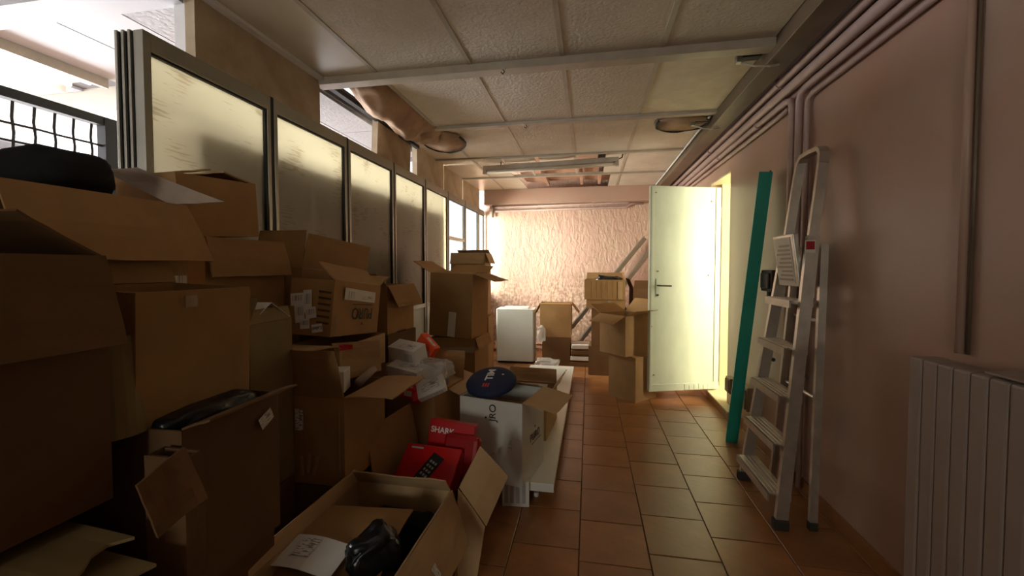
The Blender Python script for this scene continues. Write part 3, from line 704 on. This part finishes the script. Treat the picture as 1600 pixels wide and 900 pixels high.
# box 6 with tape
cbox('dark lower box under the taped box', (-1.08, .93, 0), (.30, .34, .50), 0, closed=True, m='card_dark', group=G1)
b9 = cbox('dark open box holding black bags at left', (-1.06, .93, .504), (.33, .31, .40), 2, dict(e=(.07, 70)), 'card_dark', group=G1)
b6 = cbox('tall plain box face with a shiny tape scrap at left', (-1.11, .915, .908), (.27, .30, .31), -3, dict(w=(.14, 20)), 'card', group=G1, tilt=(0, 2))
decal(b6, 'e', -.03, .283, .03, .028, 'tape', name='tape_scrap')
decal(b9, 'e', .095, .34, .05, .035, 'label_text', rot=25)
b10 = cbox('dark small box with a tilted square flap at lower left', (-.868, .745, .604), (.10, .045, .27), 0, {}, 'card_dark', group=G1)
quad('flap', b10, [(x + .868, y - .745, z - .604) for x, y, z in ((-.80, .617, .875), (-.802, .712, .905), (-.775, .735, .79), (-.785, .640, .765))], 'card_dark', .006)
cbox('low dark box under the small tilted flap box', (-.868, .69, 0), (.13, .14, .60), 0, closed=True, m='card_dark', group=G1)
bm = bmesh.new(); sheet(bm, lambda u, v: ((.02 * math.sin(3 * u), -.05 + .10 * u, .22 * v), (1, 0, 0)), 6, 6, .006)
tag(obj('cardboard_sheet', bm, 'card_olive', loc=(-1.00, .755, .90), rot=(0, R(-3), 0)), 'small olive cardboard sheet wedged between two dark boxes', 'cardboard')
# black bag on top
def blob(name, label, cat, c, r, m, seed, amp=.18, rot=(0, 0, 0)):
    bm = bmesh.new(); bmesh.ops.create_icosphere(bm, subdivisions=4, radius=1)
    for v in bm.verts:
        n = v.co.normalized(); k = 1 + amp * noise.noise(n * 1.7 + Vector((seed, 0, 0))) + amp * .5 * abs(noise.noise(n * 4.5 + Vector((seed, 3, 0))))
        q = [math.copysign(abs(a) ** .62, a) for a in n]
        v.co = Vector((q[0] * r[0] * k, q[1] * r[1] * k, max(q[2] * r[2] * k, -r[2])))
    return tag(obj(name, bm, m, smooth=True, loc=c, rot=rot), label, cat)
blob('black_bag', 'matt black bag slumped on top of the left box pile', 'bag', (-1.50, .965, 1.535), (.11, .105, .066), 'black_cloth', 2.0, .10)
blob('black_bag', 'black plastic bag in the dark open box', 'bag', (-.965, .93, .885), (.05, .135, .045), 'black_bag', 9.0)
# box 7 / 4 / 12
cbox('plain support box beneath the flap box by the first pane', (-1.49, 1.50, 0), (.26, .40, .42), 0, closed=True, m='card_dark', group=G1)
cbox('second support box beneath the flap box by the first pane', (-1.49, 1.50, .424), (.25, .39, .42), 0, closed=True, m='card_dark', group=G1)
b7 = cbox('brown box with a wide flap hanging down, below the topmost plain box', (-1.49, 1.50, .848), (.26, .40, .53), 0, dict(e=(.15, 165, 6, -.05)), 'card', group=G1)
b4 = cbox('plain brown box on top of the pile against the first frosted pane', (-1.495, 1.39, 1.385), (.27, .33, .215), -3, dict(s=(.14, -80), n=(.14, -80)), 'card', tilt=(3.5, 0), group=G1)
b12 = cbox('olive open box with white paper inside', (-1.24, 1.36, .45), (.19, .22, .62), 2, dict(s=(.10, -30), e=(.05, -14)), 'card_olive', group=G1)
cbox('dark box under the olive open box', (-1.24, 1.36, 0), (.19, .22, .446), 2, closed=True, m='card_dark', group=G1)
bm = bmesh.new(); sheet(bm, lambda u, v: ((-.07 + .14 * u, -.10 + .2 * v, .065 * (1 - abs(2 * v - 1))), (0, 0, 1)), 4, 8, .002)
tag(obj('folded_paper', bm, 'paper', loc=(-1.22, 1.37, 1.072)), 'folded white paper sticking out of the olive box', 'paper')
# --- behind the PURO box
cbox('support box behind the upside-down box', (-1.48, 2.08, 0), (.28, .58, .74), 0, closed=True, m='card_dark', group=G1)
b13 = cbox('brown box with upright flaps against the second pane', (-1.49, 2.08, .765), (.27, .60, .48), 0, dict(e=(.17, 8, 4), s=(.19, -12)), 'card', tilt=(-4, 0), group=G1)
# PURO upside-down
b16s = cbox('lower box beneath the red-labelled box', (-1.20, 1.97, 0), (.26, .25, .757), 0, closed=True, m='card_dark', group=G1)
b16 = cbox('box with a hanging front flap and red label under the upside-down box', (-1.20, 1.88, .762), (.26, .42, .155), 0, dict(s=(.19, 80, 14)), 'card_light', group=G1)
fq = quad('flap', b16, [(x + 1.20, y - 1.88, z - .762) for x, y, z in ((-1.10, 1.66, .937), (-.982, 1.86, .92), (-.972, 1.86, .775), (-1.045, 1.68, .775))], 'card_light', .004)
quad('label', fq, [(x + 1.20, y - 1.88, z - .762) for x, y, z in ((-1.074, 1.672, .930), (-1.041, 1.725, .925), (-1.038, 1.725, .900), (-1.070, 1.672, .903))], 'print_red', 0, .001)
pu = cbox('brown box printed upside down with shipping labels and open top', (-1.225, 1.885, .945), (.21, .45, .25), 2, dict(e=(.12, -52, 8), n=(.12, 60)), 'card', tilt=(-6, 3), group=G1)
lettering(pu, 'e', 'PURO', .03, .105, .078, 'print_black', 180)
decal(pu, 'e', .03, .147, .20, .004, 'print_black', name='printed_bar'); decal(pu, 'e', .03, .052, .010, .010, 'print_black', 45, name='printed_dot')
decal(pu, 'e', .0, .19, .30, .055, 'paper', -2, name='label'); decal(pu, 'e', -.09, .19, .055, .035, 'label_bars', -2, gap=.0105); decal(pu, 'e', .07, .18, .11, .02, 'label_text', -2, gap=.0105)
for (u, v, w_, h_, r_) in ((-.062, .155, .062, .055, 8), (-.045, .095, .045, .085, 10), (-.012, .15, .04, .10, 6), (.008, .10, .05, .05, 12), (-.015, .05, .045, .045, 8), (.045, .035, .05, .036, 12)):
    g_ = .008 + .0008 * random.random(); decal(pu, 's', u, v, w_, h_, 'paper', r_, gap=g_)
    if v > .04: decal(pu, 's', u, v + h_ * .1, w_ * .8, h_ * .45, 'label_bars', r_, gap=g_ + .0009, name='barcode')
for q in range(6): decal(pu, 's', .068, .06 + .027 * q, .06, .009, 'print_brown', -4, name='printed_bar', gap=.0085)
lettering(pu, 's', 'Label', .045, .035, .022, 'print_black', 192, gap=.0102)
decal(pu, 'e', -.205, .05, .012, .09, 'tape', name='tape_strip')
b15s = cbox('lower box behind the upside-down box', (-1.36, 2.58, 0), (.34, .36, .85), -4, closed=True, m='card_dark', group=G1)
b15 = cbox('brown box with a spread flap beside the third pane', (-1.36, 2.58, .854), (.32, .34, .30), -4, dict(e=(.15, 150), s=(.14, 55)), 'card', group=G1)
# --- 17 tall hand-taped box
cbox('dark low box under the hand-marked box', (-1.09, 1.65, 0), (.28, .33, .40), 0, closed=True, m='card_dark', group=G1)
b17 = cbox('tall open box with pale tape smears and a small label', (-1.085, 1.65, .405), (.30, .33, .35), 0, dict(s=(.19, 4, 8, .16), e=(.20, 80, 20), w=(.1, -20)), 'card', group=G1)
decal(b17, 's', -.04, .26, .035, .085, 'label_text')
for (u, v, r_) in ((-.03, .075, 4), (.0, .085, -6), (.03, .08, -14)): decal(b17, 's', u, v, .014, .08, 'card_light', r_, name='tape_smear')
decal(b17, 's', .135, .16, .006, .30, 'tape', name='tape_strip')
bm = bmesh.new(); tube(bm, [(0, 0, 0), (.0, .13, .03)], [.020, .016], 14); tag(obj('plastic_tube', bm, 'card_grey', loc=(-.985, 1.68, .765), smooth=True), 'short translucent tube lying in the hand-marked box', 'tube')
tag(box('white_carton', (-.05, -.05, 0), (.05, .05, .09), 'paper', bev=.003, loc=(-1.06, 1.62, .745), rot=(0, 0, .3)), 'small white carton peeking from the hand-marked box', 'carton')
# clear plastic tray in the shadow
tr_ = thing('plastic_tray', 'smoky plastic tray in the shadow below the hand-marked box', 'tray', (-1.04, 1.34, 0))
box('wall', (-.08, -.14, .0), (.08, -.13, .38), 'plastic_film', tr_); box('wall', (.07, -.13, 0), (.08, .09, .38), 'plastic_film', tr_); box('base', (-.08, -.13, 0), (.07, .09, .01), 'plastic_film', tr_)

# --- 18: box of phone packs
b18 = cbox('brown open box heaped with phone cartons', (-.93, 2.28, 0), (.34, .36, .60), -8, dict(w=(.12, 20), n=(.16, 10)), 'card', group=G1)
def carton(label, c, size, rot, m, strip=None, txt=None, group='phone cartons in the heaped box'):
    t = thing('carton', label, 'carton', c, [R(a) for a in rot], group)
    w, d, h = size; box('body', (-w / 2, -d / 2, -h / 2), (w / 2, d / 2, h / 2), m, t, bev=.002)
    if strip: box('colour_band', (-w / 2 - .0006, -d / 2 - .0006, -h / 2 + .002), (-w / 2 + w * .16, d / 2 + .0006, h / 2 + .0006), strip, t)
    box('printed_lines', (-w * .2, -d * .3, h / 2), (w * .35, d * .1, h / 2 + .0008), 'label_text', t)
    box('barcode', (w * .12, -d / 2 - .0008, -h * .3), (w * .4, -d / 2, h * .25), 'label_bars', t)
    return t
carton('orange-red carton at the back of the heap', (-.955, 2.33, .765), (.13, .05, .20), (0, 38, -20), 'orange_red')
carton('white carton lying high on the heap', (-1.00, 2.22, .79), (.19, .10, .09), (18, 4, -18), 'paper')
carton('white carton with a barcode in the middle of the heap', (-.97, 2.16, .695), (.20, .11, .085), (14, 6, -14), 'paper')
carton('white carton with a red edge leaning at the right of the heap', (-.83, 2.10, .64), (.18, .13, .035), (42, -24, 12), 'paper', 'print_red')
carton('bright red carton low in the heap', (-.97, 2.10, .615), (.16, .06, .055), (6, 8, -6), 'red_box')
carton('small white carton under the film at the right of the heap', (-.86, 2.26, .64), (.15, .10, .05), (10, 0, 30), 'grey_print')
blob('plastic_film_wrap', 'crumpled clear film bag on the carton heap', 'plastic film', (-.84, 2.20, .70), (.09, .08, .055), 'plastic_film', 5.0, .35)

# --- 19: box with red phone cartons
b19 = cbox('low open box holding red telephone cartons', (-.70, 1.84, 0), (.38, .40, .29), -6, dict(w=(.27, 8, 6), e=(.07, 25)), 'card', group=G1)
sk = thing('telephone_carton', 'upright red telephone carton lettered SHARK', 'carton', (-.655, 1.90, .275), (R(-10), R(4), R(-4)), 'red telephone cartons')
box('body', (-.115, -.03, -.05), (.115, .03, .25), 'red_box', sk, bev=.003)
FM = Matrix((Vector((1, 0, 0)), Vector((0, 0, 1)), Vector((0, -1, 0)))).transposed().to_4x4()
def onface(x, z, y): m_ = FM.copy(); m_.translation = Vector((x, y, z)); return m_
text_mesh('lettering', 'SHARK', .038, 'print_white', sk, onface(-.045, .205, -.0312), bold=.0008)
box('icon', (.055, -.0315, .175), (.075, -.0302, .197), 'red_deep', sk); box('icon', (.080, -.0315, .175), (.105, -.0302, .197), 'grey_print', sk)
bm = bmesh.new(); pts = [(.01 + .05 * math.sin(a), -.034, .11 + .08 * math.cos(a)) for a in [k * .16 for k in range(0, 14)]]; tube(bm, pts, .008, 6); obj('printed_handset', bm, 'gasket', sk)
sk2 = thing('telephone_carton', 'tilted red carton with a black handset picture', 'carton', (-.70, 1.745, .335), (R(-52), R(0), R(-6)), 'red telephone cartons')
box('body', (-.135, -.04, -.10), (.135, .04, .13), 'red_box', sk2, bev=.003)
ph = box('handset_picture', (-.032, -.0415, -.075), (.032, -.0402, .095), 'gasket', sk2, rot=(0, R(24), 0))
box('screen', (-.022, -.0427, -.062), (.022, -.0415, -.030), 'grey_print', ph); 
for r_ in range(4):
    for c_ in range(3): box('key', (-.019 + c_ * .015, -.0427, -.012 + r_ * .021), (-.010 + c_ * .015, -.0415, -.001 + r_ * .021), 'grey_print', ph)
box('printed_strip', (-.11, -.0412, .108), (-.05, -.0402, .116), 'grey_print', sk2); box('side_panel', (.1352, -.03, -.08), (.136, .03, .11), 'red_deep', sk2)
text_mesh('lettering', 'us', .028, 'print_white', sk2, onface(.07, -.085, -.0412))
sk3 = thing('telephone_carton', 'dark red rounded carton between the two red cartons', 'carton', (-.585, 1.835, .30), (R(-18), R(0), R(-10)), 'red telephone cartons')
box('body', (-.09, -.03, -.06), (.09, .03, .19), 'red_deep', sk3, bev=.02)

# --- 21: foreground open box
fb = cbox('foreground open box with spread flaps holding papers and a black bag', (-.725, 1.27, 0), (.40, .56, .40), -1, dict(n=(.075, -38, 4), w=(.05, 12)), 'card_light', group='open boxes in the foreground')
fl_ = lambda *p: [(x + .725, y - 1.27, z) for x, y, z in p]
fe = quad('flap', fb, fl_((-.525, 1.545, .402), (-.525, 1.0, .402), (-.455, 1.04, .275), (-.43, 1.46, .255)), 'card_light', .008)
quad('label', fe, fl_((-.470, 1.21, .338), (-.470, 1.24, .338), (-.442, 1.235, .290), (-.442, 1.205, .290)), 'label_text', 0, .001)
cs_ = thing('unfolded_flaps', 'creased pair of bright flaps standing beside the foreground box', 'cardboard', (-.45, 1.58, 0))
g_ = lambda *p: [(x + .45, y - 1.58, z) for x, y, z in p]
quad('upper_panel', cs_, g_((-.50, 1.575, .40), (-.40, 1.61, .235), (-.328, 1.70, .398), (-.435, 1.66, .534)), 'card_light', .01)
quad('lower_panel', cs_, g_((-.503, 1.573, .395), (-.402, 1.608, .23), (-.435, 1.585, .0), (-.505, 1.568, .0)), 'card_light', .012)
bm = bmesh.new(); sheet(bm, lambda u, v: ((-.17 + .32 * u + .01 * v, -.13 + .30 * v, .03 * math.sin(2.5 * v) + .03 * v), (0, 0, 1)), 6, 6, .005)
tag(obj('loose_flap', bm, 'card', loc=(-.76, 1.22, .345), rot=(0, 0, R(5))), 'loose cardboard piece lying across the foreground box', 'cardboard')
blob('black_bag', 'glossy black plastic bag in the foreground box', 'bag', (-.645, 1.17, .395), (.075, .055, .06), 'black_bag', 12.0, .3, (0, R(-20), R(40)))
blob('black_bag', 'black lump standing in for the dark inside of the foreground box', 'bag', (-.70, 1.455, .25), (.15, .06, .10), 'black_cloth', 21.0, .2)  # black blob added for the shade deep inside the box
bm = bmesh.new(); sheet(bm, lambda u, v: ((-.10 + .2 * u, -.06 + .12 * v, .008 * math.sin(4 * u)), (0, 0, 1)), 6, 4, .002)
lp = tag(obj('paper_leaflet', bm, 'paper', loc=(-.82, 1.125, .395), rot=(R(10), 0, R(-4))), 'white printed leaflet at the bottom of the foreground box', 'paper')
box('printed_block', (-.06, -.02, .012), (.0, .045, .0128), 'label_text', lp)


# --- white low board, white PURO box and things on it
wb = thing('low_shelf', 'long white lacquered board lying low on short legs', 'shelf', (-.42, 2.21, 0), (0, 0, R(-.3)))
box('board', (-.26, 0, .09), (.245, 2.68, .12), 'lacquer_white', wb, bev=.003); box('front_edge', (-.26, -.012, .075), (.245, -.0005, .121), 'lacquer_white', wb, bev=.002)
for (x, y) in ((.14, .08), (-.2, .3), (.14, 2.5), (-.2, 2.5), (.14, 1.3)):
    bm = bmesh.new(); tube(bm, [(x, y, .02), (x, y, .09)], .010, 10); l_ = obj('leg', bm, 'alu', wb); bm = bmesh.new(); tube(bm, [(x, y, 0), (x, y, .022)], .014, 10); obj('leg_foot', bm, 'paper', l_)
pw = cbox('white carton with an open brown lid on the low white board', (-.475, 2.335, .122), (.37, .34, .44), -13, dict(w=(.20, 72, 8), e=(.18, 97, 8), n=(.12, -70)), 'card_white', name='white_box', fm='card_light', group='large lettered cartons')
lettering(pw, 's', 'JRO', .02, .375, .055, 'print_black', 90, gap=.008); decal(pw, 's', -.022, .345, .010, .010, 'print_black', 45, name='printed_dot', gap=.008)
lettering(pw, 's', '3 m', .12, .22, .035, 'grey_print', 90, gap=.008)
lettering(pw, 'e', 'PURO', .0, .22, .058, 'print_black', 0, gap=.008); decal(pw, 'e', .02, .185, .15, .003, 'print_black', 0, name='printed_bar', gap=.008); decal(pw, 'e', .0, .27, .009, .012, 'print_black', 45, name='printed_dot', gap=.008)
# navy round pouch lettered TIM
tm = thing('round_pouch', 'navy blue round fabric pouch lettered TIM on the white carton', 'pouch', (-.53, 2.27, .628), (R(24), R(-4), R(-8)))
bm = bmesh.new(); prof = [(.0, .03), (.09, .03), (.125, .024), (.14, .008), (.14, -.008), (.125, -.02), (.0, -.02)]
rings = []
for (r_, z_) in prof: rings.append([bm.verts.new((r_ * 1.03 * math.cos(2 * math.pi * k / 40), r_ * .88 * math.sin(2 * math.pi * k / 40), z_)) for k in range(40)] if r_ else [bm.verts.new((0, 0, z_))])
for a, b in zip(rings, rings[1:]):
    for k in range(40):
        if len(a) == 1: bm.faces.new((a[0], b[k], b[(k + 1) % 40]))
        elif len(b) == 1: bm.faces.new((a[k], b[0], a[(k + 1) % 40]))
        else: bm.faces.new((a[k], b[k], b[(k + 1) % 40], a[(k + 1) % 40]))
obj('cover', bm, 'navy', tm, smooth=True)
m_ = Matrix.Rotation(R(92), 4, 'Z'); m_.translation = (-.005, .03, .0305); text_mesh('lettering', 'TIM', .060, 'print_white', tm, m_, bold=.0015)
m_ = Matrix.Rotation(R(62), 4, 'Z')
for q in range(3): box('logo_bar', (-.024 + q * .014, -.075, .0303), (-.015 + q * .014, -.045, .0312), 'print_red', tm, rot=None)
box('small_tag', (.06, .03, .0303), (.072, .037, .0312), 'print_white', tm)
tag(box('kraft_bundle', (-.10, -.08, 0), (.10, .08, .36), 'card', bev=.01, loc=(-.45, 2.33, .135), rot=(0, 0, R(-20))), 'brown paper bundle inside the white carton under the pouch', 'bundle')
sb = cbox('small open box on the far part of the white board', (-.44, 2.98, .122), (.38, .44, .27), -5, dict(w=(.12, 30), e=(.13, 34), n=(.10, 8)), 'card_light')
bm = bmesh.new(); sheet(bm, lambda u, v: ((-.11 + .22 * u, -.08 + .16 * v, .0), (0, 0, 1)), 3, 3, .003); tag(obj('grey_lid', bm, 'grey_print', loc=(-.37, 2.60, .50), rot=(R(14), 0, R(-6))), 'grey card lid lying behind the pouch', 'card')
pk = thing('foam_pack', 'white ribbed package standing on the tiles under the board edge', 'package', (-.375, 2.175, 0), (0, 0, R(6)))
box('body', (-.072, -.012, 0), (.072, .012, .088 + .045), 'paper', pk, bev=.003)
for q in range(4): box('rib', (-.058 + q * .031, -.0165, .02), (-.040 + q * .031, -.0122, .125), 'grey_print', pk, bev=.002)

# --- 24 stacks in the middle
G2 = 'tall boxes before the end glazing'
cbox('lower brown box of the stack with wide flaps', (-1.12, 3.60, 0), (.42, .40, .32), -6, closed=True, m='card', group=G2)
l24 = cbox('middle brown box with a clear tape band below the tall box', (-1.12, 3.60, .324), (.40, .38, .345), -4, dict(e=(.10, 160)), 'card', group=G2)
decal(l24, 's', 0, .24, .40, .05, 'tape', 4, name='tape_band')
u24 = cbox('tall brown box with open flaps spread like wings', (-1.13, 3.58, .675), (.40, .34, .54), -9, dict(s=(.10, -82), w=(.20, 66, -6), e=(.20, 108, -6), n=(.14, 60)), 'card', group=G2, tilt=(0, 2))
decal(u24, 's', .02, .11, .07, .21, 'label_plate', -3, name='tape_patch')
cbox('tall lower box behind the winged box', (-1.15, 4.14, 0), (.36, .34, .78), 4, closed=True, m='card', group=G2)
r24 = cbox('pale sunlit box with folded-over flaps at the end glazing', (-1.17, 4.14, .784), (.34, .32, .62), 3, dict(s=(.12, 150), e=(.11, 155, 6), n=(.1, -70)), 'card_light', group=G2)
# white casing, far boxes
wc = thing('white_casing', 'white sheet metal casing standing near the far wall', 'casing', (-.955, 5.60, 0), (0, 0, R(2)))
bm = bmesh.new(); prism(bm, [(-.25, -.15), (-.235, -.165), (.235, -.165), (.25, -.15), (.25, .16), (-.25, .16)], 0.03, .715, Matrix.Identity(4)); obj('shell', bm, 'bin_white', wc)
box('base', (-.23, -.14, 0), (.23, .14, .03), 'gasket', wc); box('top_lid', (-.16, -.10, .715), (.17, .10, .735), 'paper', wc, bev=.004)
G3 = 'boxes by the far wall'
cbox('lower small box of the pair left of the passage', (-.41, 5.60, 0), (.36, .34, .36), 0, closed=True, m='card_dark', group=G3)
f26 = cbox('upper small box of the far pair with drooping flaps', (-.42, 5.60, .364), (.40, .34, .43), 0, dict(w=(.16, 150), e=(.16, 140), s=(.05, -85)), 'card', group=G3)
blob('plastic_film_wrap', 'crumpled clear film beside the far box pair', 'plastic film', (-.60, 5.40, .40), (.05, .02, .10), 'plastic_film', 15.0, .3)
blob('plastic_film_wrap', 'crumpled film heap on the floor before the far pair', 'plastic film', (-.50, 5.15, .07), (.14, .10, .07), 'plastic_film', 19.0, .3)
for k in range(4):
    tag(box('flat_carton', (-.12, -.15, 0), (.12, .15, .05), 'paper' if k % 2 else 'card_dark', bev=.003, loc=(-.10, 5.55, .002 + k * .075), rot=(0, 0, R(3 * k - 4))), ['lowest flat carton in the low far stack', 'second flat white carton in the low far stack', 'third flat dark carton in the low far stack', 'topmost flat white carton in the low far stack'][k], 'carton', 'flat cartons in the far stack')
    if k: tag(box('spacer_board', (-.11, -.14, 0), (.11, .14, .0245), 'card_dark', loc=(-.10, 5.55, .0525 + (k - 1) * .075)), 'dark board between the flat cartons, number %s from the floor' % ('one', 'two', 'three')[k - 1], 'board', 'spacer boards in the far stack')
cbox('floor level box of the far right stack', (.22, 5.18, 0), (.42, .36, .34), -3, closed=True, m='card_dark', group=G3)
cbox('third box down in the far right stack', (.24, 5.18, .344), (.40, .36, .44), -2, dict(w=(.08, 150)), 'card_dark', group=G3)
s2 = cbox('shallow taped box second from the top of the far right stack', (.20, 5.17, .788), (.44, .36, .10), -2, closed=True, m='card', group=G3); decal(s2, 's', .04, .05, .03, .09, 'tape', name='tape_band')
s1 = cbox('ridged top box of the far right stack with rubbish inside', (.19, 5.16, .892), (.46, .38, .23), -3, dict(n=(.08, 20), e=(.10, -20)), 'card', group=G3)
decal(s1, 's', .175, .11, .05, .20, 'card_light', name='edge_strip')
for q in range(5): decal(s1, 's', -.15 + .06 * q, .115, .004, .20, 'card_dark', name='crease')
blob('dark_rubbish', 'dark scrap poking from the ridged top box', 'scrap', (.22, 5.15, 1.10), (.13, .10, .06), 'black_bag', 30.0, .4)
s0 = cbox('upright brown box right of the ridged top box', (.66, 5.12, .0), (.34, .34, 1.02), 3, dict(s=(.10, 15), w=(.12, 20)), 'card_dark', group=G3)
# two front boxes beside the door
G4 = 'two boxes standing by the open door'
rz = math.degrees(math.atan2(4.305 - 4.05, .69 - .42))
f1 = cbox('lower brown box standing on the tiles by the open door', (.4285, 4.265, 0), (.33, .32, .42), 0, closed=False, flaps=dict(e=(.16, 168), s=(.15, -86), n=(.15, -86)), m='card', group=G4)
f1.rotation_euler.z = R(47); 
f2 = cbox('upper box with raised flaps beside the open door', (.36, 4.30, .424), (.36, .34, .38), 42, dict(s=(.15, 62, 12), w=(.16, 112, 6), e=(.19, 42, 8), n=(.17, 60)), 'card', group=G4)
# rails leaning in the far corner
for k, (a, b) in enumerate((((-.52, 6.36, .0), (.82, 6.56, 1.70)), ((-.22, 6.38, 0), (.98, 6.57, 1.62)))):
    t = thing('leaning_rail', ['longer grey metal rail leaning across the far wall', 'shorter grey metal rail leaning across the far wall'][k], 'rail', a, group='rails leaning on the far wall')
    q0, q1 = Vector((0, 0, .02)), Vector(b) - Vector(a)
    bm = bmesh.new(); bar(bm, q0, q1, .012, .065, (0, 0, 1)); obj('web', bm, 'alu', t)
    bm = bmesh.new(); o_ = Vector((0, -.016, .0)); bar(bm, q0 + o_ + Vector((0, 0, .03)), q1 + o_ + Vector((0, 0, .03)), .022, .007, (0, 0, 1)); obj('flange', bm, 'alu', t)
# rubble at the foot of the far wall
for k in range(4):
    blob('plaster_lump', ['fallen plaster lump nearest the white casing', 'flat plaster lump behind the white casing', 'plaster lump beside the glazing', 'small plaster lump left of the casing', 'plaster lump between casing and far pair', 'plaster lump behind the far pair', 'plaster lump beside the flat cartons', 'plaster lump under the leaning rail', 'rightmost plaster lump at the far wall'][k], 'rubble', (-1.35 + k * .2, 6.35 + .08 * math.sin(k * 5), .06), (.09, .09, .06), 'brown_panel', 40 + k * 3, .4)
